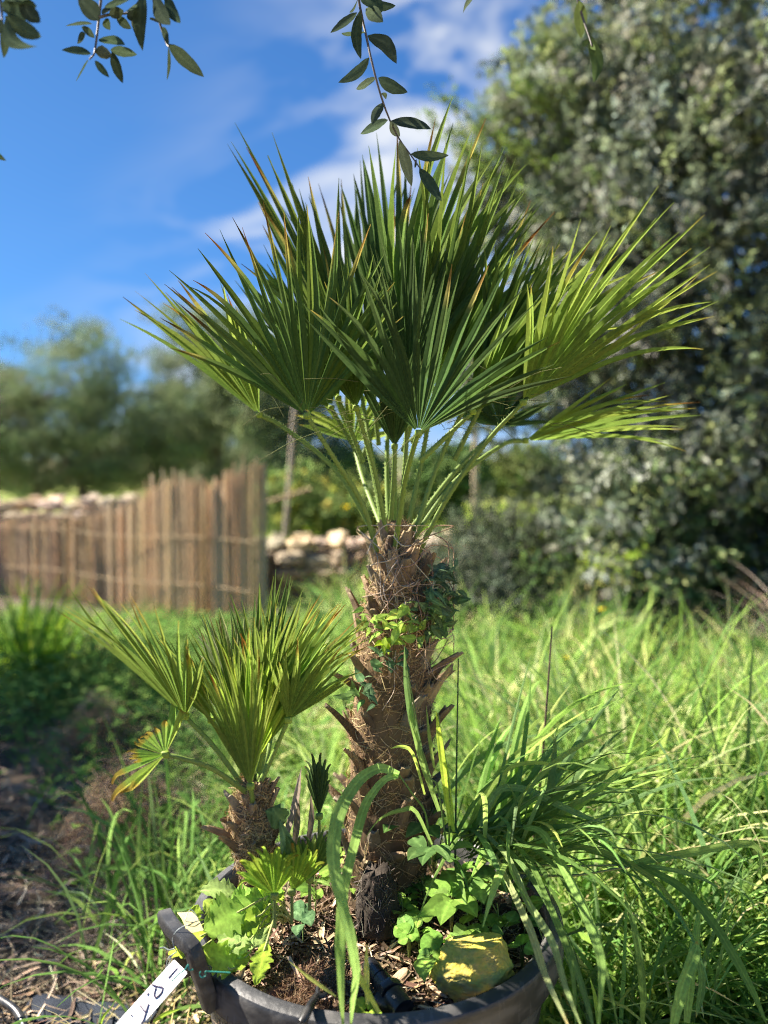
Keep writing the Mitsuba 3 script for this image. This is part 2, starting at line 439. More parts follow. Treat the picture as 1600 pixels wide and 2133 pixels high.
# ------------------------------------------------------------------ fence, wall, poles
def build_fence():
    rng = np.random.default_rng(3)
    top = np.array([[-150, 1088], [60, 1085], [170, 1075], [265, 1055], [300, 1030], [340, 1003], [390, 992], [440, 1006], [480, 985], [545, 962]])
    end = P(548, 1000, 5.75)[:2]
    dirv = unit(np.array([-0.82, 0.574]))

    def px_of(q):
        return 800 + q[0] / (q[1] * math.cos(PITCH)) * F_PX

    tag("reed_fence", "brown reed screen fence standing in front of the stone wall on the left", "fence")
    s = 0.0
    while s < 3.60:
        w = rng.uniform(0.011, 0.018)
        q = end + dirv * s + np.array([dirv[1], -dirv[0]]) * -(rng.normal() * 0.010 + 0.04 * math.sin(s * 2.3))
        pt = np.interp(px_of(q), top[:, 0], top[:, 1]) + rng.normal() * 8 - (20 if rng.random() < 0.05 else 0)
        zt = P(800, pt, q[1])[2]
        lean = dirv * rng.normal() * 0.014
        c = vary(rng, [(0.60, 0.43, 0.26), (0.52, 0.37, 0.22), (0.66, 0.49, 0.31), (0.44, 0.31, 0.18)], 1, 0.14)[0]
        if rng.random() < 0.07:
            c = np.array([0.55, 0.43, 0.28])
        pts = np.array([[q[0], q[1], 0.0], [q[0] + lean[0] * 0.5 + rng.normal() * 0.004, q[1], zt / 2], [q[0] + lean[0], q[1] + lean[1], zt]])
        V, Fc = tube(spline(pts, 4), w / 2 * np.array([1, 1, 0.95, 0.8]), 6)
        add("cane", V, Fc, "cane_mat", c * rng.uniform(0.9, 1.1, (len(V), 1)), "reed_fence")
        s += rng.uniform(0.0112, 0.0138)
    A = Acc()
    for s in np.arange(0, 3.60, 0.0048):
        q = end + dirv * s + np.array([dirv[1], -dirv[0]]) * -(-0.022 + rng.normal() * 0.006 + 0.04 * math.sin(s * 2.3))
        zt = P(800, np.interp(px_of(q), top[:, 0], top[:, 1]) + 6 + abs(rng.normal()) * 10, q[1])[2]
        V, Fc = tube(np.array([[q[0], q[1], 0.0], [q[0] + rng.normal() * 0.008, q[1], zt]]), 0.0052, 5)
        A.put(V, Fc, vary(rng, [(0.58, 0.415, 0.25), (0.50, 0.355, 0.21), (0.64, 0.47, 0.29)], 1, 0.22)[0])
    tag(A.add("thin_reeds", "cane_mat", "reed_fence"), kind="stuff")
    nr = np.array([-dirv[1], dirv[0]])
    nr = nr if nr[1] < 0 else -nr
    for z, off in ((0.30, 0.062), (0.66, 0.060)):
        ss = np.linspace(0, 3.60, 24)
        q = end + dirv * ss[:, None] + nr * off
        pts = np.concatenate([q, (z + 0.015 * np.sin(ss * 3.1))[:, None]], 1)
        V, Fc = tube(pts, 0.004, 5)
        add("binding_wire", V, Fc, "cane_mat", (0.36, 0.27, 0.16), "reed_fence")
    for s in (0.03, 0.52, 2.25):
        q = end + dirv * s + nr * 0.085
        zt = P(800, np.interp(px_of(q), top[:, 0], top[:, 1]) - 3, q[1])[2]
        V, Fc = tube(spline([[q[0], q[1], 0], [q[0] + 0.01, q[1], zt]], 5), 0.015, 8)
        add("post", V, Fc, "cane_mat", (0.44, 0.30, 0.15), "reed_fence")


def build_wall():
    rng = np.random.default_rng(4)
    tag("stone_wall", "dry stone rubble wall with pale sunlit top running behind the fence", "wall")
    segs = [(-4.6, -2.0, 8.0, 0.90), (-2.0, 1.15, 7.3, 0.58)]
    A = Acc()
    for x0, x1, y, h in segs:
        n = 30
        xs = np.linspace(x0, x1, n)
        hz = h - 0.12 + 0.05 * (meshkit.fbm(np.stack([xs * 2, 0 * xs, 0 * xs], -1), 3, 4) - 0.5)
        prof = []
        for yy, zz in ((-0.20, 0), (-0.16, 1), (0.24, 1), (0.28, 0)):
            prof.append(np.stack([xs, 0 * xs + y + yy, hz * zz], -1))
        V = np.stack(prof, 0)
        i, j = np.meshgrid(np.arange(3), np.arange(n - 1), indexing="ij")
        a = (i * n + j).ravel()
        q = np.stack([a, a + 1, a + n + 1, a + n], 1)
        A.put(V.reshape(-1, 3), np.vstack([q[:, [0, 1, 2]], q[:, [0, 2, 3]]]), (0.16, 0.12, 0.08))
    A.add("rubble_core", "rubble_mat", "stone_wall", smooth=False)
    kinds = [rounded_lumps(rng, (1, 1, 1), 2, 0.55, s) for s in range(6)]
    n = 0
    for x0, x1, y, h in segs:
        z = h
        first = True
        while z > (0.05 if h < 0.7 else h - 0.32) and n < 285:
            x = x0 + rng.uniform(0, 0.1)
            rowh = rng.uniform(0.08, 0.14)
            while x < x1 and n < 285:
                w = rng.uniform(0.10, 0.26)
                s = np.array([w, rng.uniform(0.16, 0.3), rowh * rng.uniform(0.9, 1.3)])
                v, f = kinds[rng.integers(6)]
                v = rotz(v * s, rng.normal() * 0.12)
                c = vary(rng, [(0.52, 0.42, 0.29), (0.46, 0.36, 0.23), (0.40, 0.33, 0.24), (0.56, 0.48, 0.34)] if first else [(0.38, 0.30, 0.20), (0.32, 0.25, 0.17), (0.44, 0.36, 0.25)], 1, 0.15)[0]  # top course paler than the face: its sunlight is put into the colour
                pos = np.array([x + w / 2, y - (0.02 if first else 0.13) + rng.normal() * 0.02, z - rowh / 2 + rng.normal() * 0.012])
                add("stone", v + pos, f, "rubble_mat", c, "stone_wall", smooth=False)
                n += 1
                if first and rng.random() < 0.5 and n < 285:
                    v2, f2 = kinds[rng.integers(6)]
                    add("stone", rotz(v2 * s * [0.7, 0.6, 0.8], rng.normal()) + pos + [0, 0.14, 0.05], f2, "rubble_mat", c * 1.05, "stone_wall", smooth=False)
                    n += 1
                x += w * 1.02
            z -= rowh * 1.02
            first = False


def build_poles():
    def pole(name, a, b, r, col, label, cat="pole"):
        V, Fc = tube(spline([a, (a + b) / 2 + [0.01, 0, 0], b], 8), np.linspace(r, r * 0.8, 8), 8)
        tag(add(name, V, Fc, "cane_mat", col), label, cat)
    a = P(583, 1135, 8.6); a[2] = 0
    pole("cane_pole", a, P(614, 840, 8.6), 0.027, (0.52, 0.43, 0.32), "thin grey cane pole standing upright just right of the reed fence")
    pole("leaning_stick", P(535, 1052, 8.4), P(648, 1018, 8.5), 0.018, (0.46, 0.33, 0.18), "thin stick tied across the cane pole by the fence end", "stick")
    a = P(988, 1100, 11.0); a[2] = 0
    pole("wooden_pole", a, P(990, 780, 11.0), 0.045, (0.42, 0.33, 0.22), "slim brown wooden pole far behind the palm, in front of pale sky")


# ------------------------------------------------------------------ trees
def limb(A, pts, r0, r1, col, n=7, sides=7):
    V, Fc = tube(spline(pts, n), np.linspace(r0, r1, n), sides)
    A.put(V, Fc, col)


def leaf_crown(rng, lobes, n_twigs, per, leaf_len, leaf_w, cols, gap_scale, gap_cut, shell=0.55, front=None, spread=0.13, droop=0.0):
    """Leaves set along short twigs spread through the outer part of the lobes (centre, radii)."""
    ce = np.array([l[0] for l in lobes], float)
    ra = np.array([l[1] for l in lobes], float)
    w = np.prod(ra, 1) ** (2 / 3)
    k = rng.choice(len(lobes), n_twigs * 4, p=w / w.sum())
    d = unit(rng.normal(size=(len(k), 3)))
    r = rng.uniform(shell ** 3, 1.08, len(k)) ** (1 / 3)
    p = ce[k] + ra[k] * d * r[:, None]
    p = p + 0.18 * ra[k].mean(1, keepdims=True) * (np.stack([meshkit.fbm(p * 1.7 + s, 2, 60 + s) for s in (1, 2, 3)], -1) - 0.5)
    keep = meshkit.fbm(p * gap_scale, 2, 41) > gap_cut
    if front is not None:
        keep &= front(p)
    keep &= p[:, 2] > 0.02
    p, d = p[keep][:n_twigs], d[keep][:n_twigs]
    axis = unit(d + 0.5 * rng.normal(size=d.shape) + [0, 0, 0.35 - droop])
    M = len(p)
    t = rng.uniform(-1, 1, (M, per, 1))
    base = p[:, None] + axis[:, None] * t * spread
    base = base + rng.normal(size=base.shape) * spread * 0.18
    ld = unit(axis[:, None] * 0.6 + rng.normal(size=base.shape) * 0.75)
    ln = unit(rng.normal(size=base.shape) * 0.6 + d[:, None] * 0.4 + [0, 0, 0.7])
    L = leaf_len * rng.uniform(0.6, 1.25, (M, per))
    W = leaf_w * rng.uniform(0.7, 1.25, (M, per))
    tone = vary(rng, cols, M, 0.16)
    C = tone[:, None] * np.exp(rng.normal(size=(M, per, 1)) * 0.34)
    return leaf6(base.reshape(-1, 3), ld.reshape(-1, 3), ln.reshape(-1, 3), L.ravel(), W.ravel(), C.reshape(-1, 3)), p


def build_right_tree():
    rng = np.random.default_rng(11)
    name = "evergreen_tree"
    tag(name, "tall dense grey-green evergreen tree filling the right side", "tree")
    lobes = [((2.75, 5.7, 3.1), (1.55, 1.2, 2.0)), ((2.0, 5.3, 2.2), (1.15, 1.0, 1.5)), ((3.3, 5.2, 1.5), (1.3, 1.0, 1.4)), ((1.75, 5.6, 3.35), (0.95, 0.8, 0.9)), ((1.55, 5.9, 2.3), (0.85, 0.8, 0.85)),
             ((2.3, 5.6, 4.6), (1.1, 0.9, 0.9)), ((1.15, 5.8, 3.05), (0.55, 0.5, 0.45)), ((2.2, 5.2, 0.9), (1.1, 0.75, 0.75)), ((0.88, 5.7, 2.80), (0.60, 0.5, 0.62)), ((0.82, 5.9, 2.0), (0.5, 0.5, 0.6)), ((1.30, 5.6, 3.70), (0.60, 0.5, 0.5)), ((0.72, 5.8, 3.3), (0.3, 0.3, 0.3))]
    cols = [(0.110, 0.120, 0.094), (0.085, 0.100, 0.063), (0.135, 0.142, 0.118), (0.065, 0.082, 0.050), (0.115, 0.138, 0.06)]
    leaf_stuff, tw = leaf_crown(rng, lobes, 11500, 13, 0.068, 0.033, cols, 1.25, 0.36, 0.45, spread=0.10)
    A = Acc()
    A.put(*leaf_stuff)
    sprays = [(P(905, 190, 5.2), 0.30), (P(960, 300, 5.2), 0.25), (P(1060, 170, 5.2), 0.30), (P(1110, 80, 5.3), 0.32), (P(1010, 245, 5.2), 0.28), (P(1170, 40, 5.3), 0.3), (P(880, 240, 5.2), 0.2)]
    stems = Acc()
    for tip, ln in sprays:
        root = tip + [0.55, 0.15, -0.42]
        pts = spline([root, (root + tip) / 2 + [0.0, 0, 0.05], tip], 40)
        limb(stems, pts[::5], 0.010, 0.003, (0.10, 0.08, 0.06), 8, 5)
        M = 130
        t = np.sort(rng.uniform(0.15, 1, M))
        b = pts[(t * 39).astype(int)] + rng.normal(size=(M, 3)) * 0.035
        A.put(*leaf6(b, rng.normal(size=(M, 3)) * 0.8 + unit(tip - root), rng.normal(size=(M, 3)) * 0.5 + [0, 0, 1], rng.uniform(0.035, 0.06, M), rng.uniform(0.018, 0.028, M), vary(rng, [(0.11, 0.15, 0.035), (0.085, 0.12, 0.03)], M, 0.2)))
    tag(A.add("crown", "leaf_far", name), kind="stuff")
    base = np.array([2.6, 5.7, 0.0])
    for k, (dx, dy) in enumerate([(-0.9, -0.1), (-0.2, 0.2), (0.5, 0.1), (0.1, -0.3)]):
        limb(stems, [base + [dx * 0.2, dy * 0.3, -0.1], base + [dx * 0.5, dy, 1.1], base + [dx, dy * 1.3, 2.3], base + [dx * 1.3, dy, 3.6]], 0.085, 0.02, (0.13, 0.105, 0.085), 10, 8)
    for k in range(60):
        a = base + [rng.normal() * 0.5, rng.normal() * 0.3, rng.uniform(0.5, 3.4)]
        b = tw[rng.integers(len(tw))]
        if np.linalg.norm(a - b) < 1.8:
            limb(stems, [a, (a + b) / 2 + [0, 0, 0.1], b], 0.020, 0.005, (0.13, 0.11, 0.09), 5, 5)
    stems.add("trunk", "bark", name)

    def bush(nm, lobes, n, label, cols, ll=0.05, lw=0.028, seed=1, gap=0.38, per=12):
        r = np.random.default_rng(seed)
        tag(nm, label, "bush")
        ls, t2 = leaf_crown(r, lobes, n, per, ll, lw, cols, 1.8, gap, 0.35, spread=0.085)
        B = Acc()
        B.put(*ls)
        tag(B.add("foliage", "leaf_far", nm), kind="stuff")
        S = Acc()
        for _ in range(14):
            b = t2[r.integers(len(t2))]
            c0 = np.array(lobes[0][0]) * [1, 1, 0]
            limb(S, [c0 + r.normal(size=3) * [0.1, 0.1, 0], (c0 + b) / 2 + [0, 0, 0.05], b], 0.014, 0.004, (0.10, 0.08, 0.06), 5, 5)
        S.add("stem", "bark", nm)
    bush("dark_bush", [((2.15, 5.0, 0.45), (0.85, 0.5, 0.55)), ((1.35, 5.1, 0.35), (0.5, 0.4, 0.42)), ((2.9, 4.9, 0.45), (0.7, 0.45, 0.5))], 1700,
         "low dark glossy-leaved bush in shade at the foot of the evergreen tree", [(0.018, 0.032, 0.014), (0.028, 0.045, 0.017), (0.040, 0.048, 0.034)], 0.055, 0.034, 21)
    bush("grey_bush", [((0.98, 6.0, 0.62), (0.48, 0.4, 0.58)), ((0.72, 6.2, 0.45), (0.4, 0.4, 0.45)), ((1.35, 6.1, 0.9), (0.4, 0.4, 0.4))], 1000,
         "loose grey-green bush behind the palm, left of the evergreen tree", [(0.045, 0.055, 0.034), (0.036, 0.048, 0.026), (0.055, 0.062, 0.042)], 0.05, 0.024, 22, 0.42)
    bush("silver_bush", [((0.52, 5.2, 0.32), (0.34, 0.3, 0.36)), ((0.85, 5.0, 0.28), (0.34, 0.3, 0.32))], 620,
         "small silvery bush right of the palm trunk", [(0.05, 0.057, 0.042), (0.04, 0.05, 0.03)], 0.046, 0.022, 23, 0.36)
    bush("yellow_flowering_bush", [((-0.75, 9.6, 0.75), (0.9, 0.6, 0.5)), ((-0.2, 9.8, 0.6), (0.7, 0.5, 0.4))], 900,
         "green bush with yellow flowers beyond the stone wall, right of the cane pole", [(0.07, 0.10, 0.03), (0.06, 0.09, 0.03), (0.09, 0.12, 0.04), (0.08, 0.11, 0.04), (0.08, 0.10, 0.03), (0.08, 0.10, 0.035), (0.15, 0.145, 0.03)], 0.08, 0.045, 24, 0.36)
    bush("round_bush", [((-0.55, 14.0, 0.95), (0.75, 0.6, 0.75)), ((-1.2, 13.8, 0.7), (0.9, 0.6, 0.7))], 800,
         "round mid-green bush behind the yellow flowering one", [(0.06, 0.10, 0.03), (0.08, 0.11, 0.045)], 0.11, 0.06, 25, 0.36)
    bush("field_bush", [((1.05, 13.5, 1.05), (0.7, 0.6, 0.65))], 700, "dark green bush in the far field, left of the wooden pole", [(0.045, 0.075, 0.025), (0.06, 0.09, 0.03)], 0.11, 0.06, 26, 0.36)
    bush("pale_field_bush", [((3.1, 19.0, 1.3), (1.1, 0.9, 0.7)), ((2.2, 19.5, 1.1), (0.8, 0.8, 0.5))], 700, "pale yellow-green bush in the far field, right of the wooden pole", [(0.06, 0.08, 0.025), (0.075, 0.09, 0.03)], 0.13, 0.07, 27, 0.36)


def build_pines():
    specs = [("tall broad pine rising behind the left end of the reed fence", -6.0, 15.5, [(-1.5, 0.2, 2.4, 1.2, 0.9), (0.0, 0, 3.05, 1.25, 1.05), (0.7, 0.1, 2.0, 1.3, 1.0), (-0.4, 0.2, 1.5, 1.6, 0.7)], 1),
             ("tallest pine with a ragged two-part top beyond the fence middle", -3.4, 16.0, [(0.0, 0, 3.7, 1.15, 1.1), (0.9, 0.2, 3.05, 1.1, 1.0), (-0.5, 0, 2.3, 1.25, 0.9), (0.5, 0, 1.75, 1.5, 0.8)], 2),
             ("dark pine behind the high end of the reed fence", -1.75, 14.5, [(0.0, 0, 2.3, 0.9, 0.9), (-0.6, 0.2, 2.9, 0.9, 0.8), (0.2, 0, 1.5, 1.0, 0.7), (0.5, 0, 1.1, 0.6, 0.5)], 3),
             ("pine cut by the left edge of the photo", -9.2, 18.0, [(0.0, 0, 2.6, 1.3, 1.2), (0.9, 0.2, 1.7, 1.3, 1.0), (-1, 0, 2, 1.4, 1.2)], 4),
             ("low dark pine filling the gap between the broad pine and the tallest one", -4.9, 18.5, [(0.0, 0, 2.3, 1.3, 0.9), (1.3, 0.2, 1.9, 1.2, 0.8), (-1, 0, 1.5, 1.3, 0.8)], 5)]
    for label, x, y, lobes, seed in specs:
        rng = np.random.default_rng(100 + seed)
        nm = key_for("pine_tree")
        tag(nm, label, "tree", "pines beyond the reed fence")
        ce = np.array([[x + a, y + b, c] for a, b, c, _, _ in lobes])
        ra = np.array([[r, r * 0.8, h] for _, _, _, r, h in lobes])
        M = 900
        k = rng.integers(0, len(lobes), M)
        d = unit(rng.normal(size=(M, 3)))
        cl = ce[k] + ra[k] * d * (rng.uniform(0.25, 1.05, M) ** 0.6)[:, None]
        keep = (meshkit.fbm(cl * 1.9, 2, seed) > 0.45) & (cl[:, 2] > 0.5)
        cl, d = cl[keep], d[keep]
        n = 22
        tuft = cl[:, None] + rng.normal(size=(len(cl), n, 3)) * [0.16, 0.16, 0.09]
        tuft = tuft.reshape(-1, 3)
        up = unit(np.repeat(d, n, 0) * 0.5 + [0, 0, 0.6] + rng.normal(size=tuft.shape) * 0.35)
        q = 9
        nd = unit(up[:, None] + rng.normal(size=(len(tuft), q, 3)) * 0.6).reshape(-1, 3)
        b = np.repeat(tuft, q, 0)
        s = unit(np.cross(nd, rng.normal(size=nd.shape)))
        L = rng.uniform(0.07, 0.13, (len(b), 1))
        V = np.stack([b - s * 0.007, b + s * 0.007, b + nd * L], 1).reshape(-1, 3)
        col = np.repeat(np.repeat(vary(rng, [(0.080, 0.105, 0.056), (0.098, 0.118, 0.064), (0.062, 0.084, 0.045), (0.12, 0.138, 0.08)], len(cl), 0.2), n * q, 0), 3, 0)
        tag(add("crown", V, np.arange(len(V)).reshape(-1, 3), "needle_far", col, nm, smooth=False), kind="stuff")
        A = Acc()
        base = np.array([x, y, 0.0])
        topp = ce[0] + [0, 0, ra[0][2] * 0.5]
        limb(A, [base, base * [1, 1, 0] + [0.15, 0, 1.2], topp], 0.13, 0.03, (0.15, 0.11, 0.08), 10, 8)
        for i in rng.choice(len(cl), 40):
            c = cl[i]
            a = np.array([x + (topp[0] - x) * 0.5, y, max(0.5, c[2] - 0.5)])
            limb(A, [a, (a + c) / 2 + [0, 0, 0.1], c], 0.028, 0.006, (0.15, 0.11, 0.08), 5, 5)
        A.add("trunk", "bark", nm)


def build_shade_tree():
    """The tree on the left, outside the frame, to which the hanging twigs belong: it dapples the mulch with shade."""
    rng = np.random.default_rng(31)
    nm = "shade_tree"
    tag(nm, "grey-green tree just left of the view that throws dappled shade on the mulch", "tree")
    lobes = [((-4.05, 3.3, 3.1), (0.7, 0.65, 0.5)), ((-4.35, 4.3, 3.2), (0.8, 0.7, 0.55)), ((-5.0, 3.6, 3.5), (0.9, 1.1, 0.6)), ((-4.6, 5.0, 3.2), (0.6, 0.5, 0.4))]
    ls, tw = leaf_crown(rng, lobes, 1700, 12, 0.065, 0.024, [(0.06, 0.08, 0.04), (0.05, 0.07, 0.035)], 1.5, 0.45, 0.2, spread=0.12)
    A = Acc()
    A.put(*ls)
    tag(A.add("crown", "leaf_far", nm), kind="stuff")
    S = Acc()
    limb(S, [(-5.1, 3.9, 0), (-5.0, 3.85, 1.3), (-4.7, 3.8, 2.8)], 0.14, 0.06, (0.14, 0.12, 0.10), 8, 8)
    for _ in range(30):
        b = tw[rng.integers(len(tw))]
        limb(S, [(-4.9, 3.85, 1.9), (np.array([-4.8, 3.85, 2.4]) + b) / 2, b], 0.03, 0.006, (0.14, 0.12, 0.10), 5, 5)
    S.add("trunk", "bark", nm)

# ------------------------------------------------------------------ palms
LEAFLETS_MADE = {}


def frond(rng, palm, hub, tip, phi, n, face=(0.0, 0.8, 0.45), petiole=None, palette="green", cup=0.10, fused=0.34, width=0.0118, falloff=0.28, dead=0.05, droop=0.05,
          label=None, limit=300, cut=None, pr=(0.0046, 0.0034), thorns=True, pet_col=(0.17, 0.25, 0.04)):
    """A fan leaf: petiole (the part), leaflets (its sub-parts). phi: the range of leaflet angles in degrees, clockwise as seen from the camera, round the direction hub to tip."""
    hub, tip = np.asarray(hub, float), np.asarray(tip, float)
    A = tip - hub
    R = np.linalg.norm(A)
    A = A / R
    N = np.asarray(face, float)
    N = unit(N - A * (N @ A))
    B = np.cross(A, N)
    if np.cross(np.array([A[0], A[2]]), np.array([B[0], B[2]])) > 0:
        B = -B
    greens = {"green": [(0.085, 0.140, 0.030), (0.070, 0.125, 0.030), (0.100, 0.155, 0.032)], "bright": [(0.16, 0.235, 0.038), (0.135, 0.21, 0.036), (0.18, 0.25, 0.048)],
              "yellow": [(0.23, 0.35, 0.042), (0.20, 0.33, 0.04), (0.27, 0.36, 0.05)], "dark": [(0.055, 0.100, 0.030), (0.050, 0.085, 0.028)],  # dark greens carry the shade of the crown in the leaf colour
              "pale": [(0.21, 0.26, 0.11), (0.19, 0.25, 0.09), (0.24, 0.28, 0.13)], "tipped": [(0.10, 0.16, 0.030), (0.12, 0.17, 0.03)]}[palette]  # pale greens carry sunlit gloss in the leaf colour
    # the leaf stalk
    if petiole is None:
        petiole = [hub - A * 0.12, hub]
    pts = spline(list(petiole), 14)
    V, Fc = tube(pts, np.linspace(pr[0], pr[1], 14), 8, flat=0.55, up=(0, -1, 0.2))
    acc = Acc()
    pc = np.asarray(pet_col) * rng.uniform(0.85, 1.15)
    acc.put(V, Fc, np.linspace(1.15, 0.85, 14).repeat(8)[:, None].tolist() * pc if False else pc)
    if thorns:
        d = unit(np.gradient(pts, axis=0))
        s = unit(np.cross(d, [0, -1.0, 0.2]))
        m = max(6, int(np.linalg.norm(np.diff(pts, axis=0), axis=1).sum() / 0.0085))
        for sg in (-1, 1):
            t = np.linspace(0.03, 0.93, m) + rng.normal(size=m) * 0.006
            i = np.clip((t * 13).astype(int), 0, 12)
            u = np.clip(t * 13 - i, 0, 1)[:, None]
            b = pts[i] * (1 - u) + pts[i + 1] * u + sg * s[i] * (pr[0] + (pr[1] - pr[0]) * t)[:, None] * 0.9
            e = b + sg * s[i] * rng.uniform(0.002, 0.005, (m, 1)) + d[i] * 0.002
            w = d[i] * 0.0011
            o = np.cross(d[i], s[i]) * 0.0012
            Vt = np.stack([b - w, b + w, b + o, e], 1).reshape(-1, 3)
            tri = np.array([[0, 1, 3], [1, 2, 3], [2, 0, 3]])
            acc.put(Vt, (tri[None] + 4 * np.arange(m)[:, None, None]).reshape(-1, 3), pc * [1.1, 1.0, 1.1])
    hv, hf = rounded_lumps(rng, (0.012, 0.009, 0.011), 1, 0.15, 3)
    acc.put(hv + hub, hf, pc * [1.3, 1.25, 1.0])
    key = acc.add("frond", "stem_mat", palm)
    if label:
        tag(key, label)
    # the leaflets
    if palm == "fan_palm":
        n = int(round(n * 0.80))
    ph = np.radians(np.linspace(phi[0], phi[1], n) + rng.normal(size=n) * 0.5 * (phi[1] - phi[0]) / n * 0.5)
    dphi = math.radians((phi[1] - phi[0]) / n)
    mx = max(abs(phi[0]), abs(phi[1]))
    length = R * (1 - falloff * (np.degrees(ph) / mx) ** 2) * rng.uniform(0.92, 1.05, n)
    if cut is not None:
        length = length * cut(np.linspace(0, 1, n), rng)
    t = np.array([0.03, 0.12, 0.25, 0.36, 0.46, 0.58, 0.70, 0.81, 0.90, 0.96, 1.0])
    rows = len(t)
    d0 = np.cos(ph)[:, None] * A + np.sin(ph)[:, None] * B
    d0 = unit(d0 + cup * np.abs(np.sin(ph))[:, None] ** 1.3 * N + N * rng.normal(size=(n, 1)) * 0.012)
    side = unit(np.cross(N, d0))
    free = np.clip((t - fused) / (1 - fused), 0, 1)
    wild = min(1.0, (phi[1] - phi[0]) / 45.0)
    sway = rng.normal(size=(n, 1)) * 0.065 * wild
    curve = rng.normal(size=(n, 1)) * 0.05 * wild
    sag = droop * np.exp(rng.normal(size=(n, 1)) * 0.6)
    C = hub + d0[:, None] * (length[:, None] * t)[..., None] + side[:, None] * (length[:, None] * (sway * free ** 1.5))[..., None] \
        + N * (length[:, None] * curve * free ** 2)[..., None] - np.array([0, 0, 1.0]) * (length[:, None] * sag * free ** 2)[..., None]
    hwm = width / 2 * rng.uniform(0.88, 1.1, n)[:, None]
    fan = np.maximum(length[:, None] * t * math.tan(dphi / 2), hwm * np.minimum(t / fused, 1))
    if cut is None:
        taper = (1 - free ** 3.0) * (1 - 0.22 * free)
    else:
        taper = 1 - 0.35 * free
    hw = np.where(t < fused, np.minimum(fan, hwm * 1.3), np.minimum(np.maximum(fan, 0), hwm * 1.3)[:, [3]] * taper)
    hw[:, -1] = 0.0004 if cut is None else hw[:, -2] * 0.6
    dirs = unit(np.gradient(C, axis=1))
    S = unit(np.cross(np.broadcast_to(N, dirs.shape), dirs))
    roll = rng.normal(size=(n, 1)) * 0.45 * free
    Nn = np.cross(dirs, S)
    S2 = S * np.cos(roll)[..., None] + Nn * np.sin(roll)[..., None]
    N2 = np.cross(dirs, S2)
    N2 = np.where(((N2 * N).sum(-1) < 0)[..., None], -N2, N2)
    col = vary(rng, greens, n, 0.10)[:, None] * np.ones((1, rows, 1))
    col = col * (1 + 0.5 * np.clip(1 - t / 0.12, 0, 1))[None, :, None]
    col[:, :, 0] *= 1 + 0.15 * np.clip(free[None], 0, 1)
    kill = rng.random(n)
    for i in range(n):
        if kill[i] < dead:
            m = rng.uniform(0.80, 0.965)
            col[i, t > m] = np.array([(0.13, 0.055, 0.030), (0.08, 0.05, 0.035), (0.22, 0.14, 0.05)][rng.integers(3)])
            col[i, (t > m - 0.10) & (t <= m)] = (0.26, 0.23, 0.04)
        elif kill[i] < dead + (0.3 if palette == "bright" else 0.06):
            col[i, t > 0.95] = (0.25, 0.20, 0.04)
    if cut is not None:
        col[:, t > 0.97] = (0.22, 0.15, 0.07)
        if fused > 0.85:
            col[:, t > 0.9] = (0.20, 0.13, 0.06)
            col[:, (t > 0.8) & (t <= 0.9)] = (0.30, 0.24, 0.05)
    made = LEAFLETS_MADE.get(palm, 0)
    left = max(0, min(n, limit - made))
    order = np.argsort(-length)
    own, rest = order[:left], order[left:]
    LEAFLETS_MADE[palm] = made + len(own)
    for i in np.sort(own):
        Vl, Fl, Cl = strips(C[i][None], S2[i][None], hw[i][None], N2[i][None], 0.75, col[i][None])
        add("leaflet", Vl, Fl, "leaf_palm", Cl, key)
    if len(rest):
        Vl, Fl, Cl = strips(C[rest], S2[rest], hw[rest], N2[rest], 0.75, col[rest])
        tag(add("leaflets", Vl, Fl, "leaf_palm", Cl, key), kind="stuff")
    return key


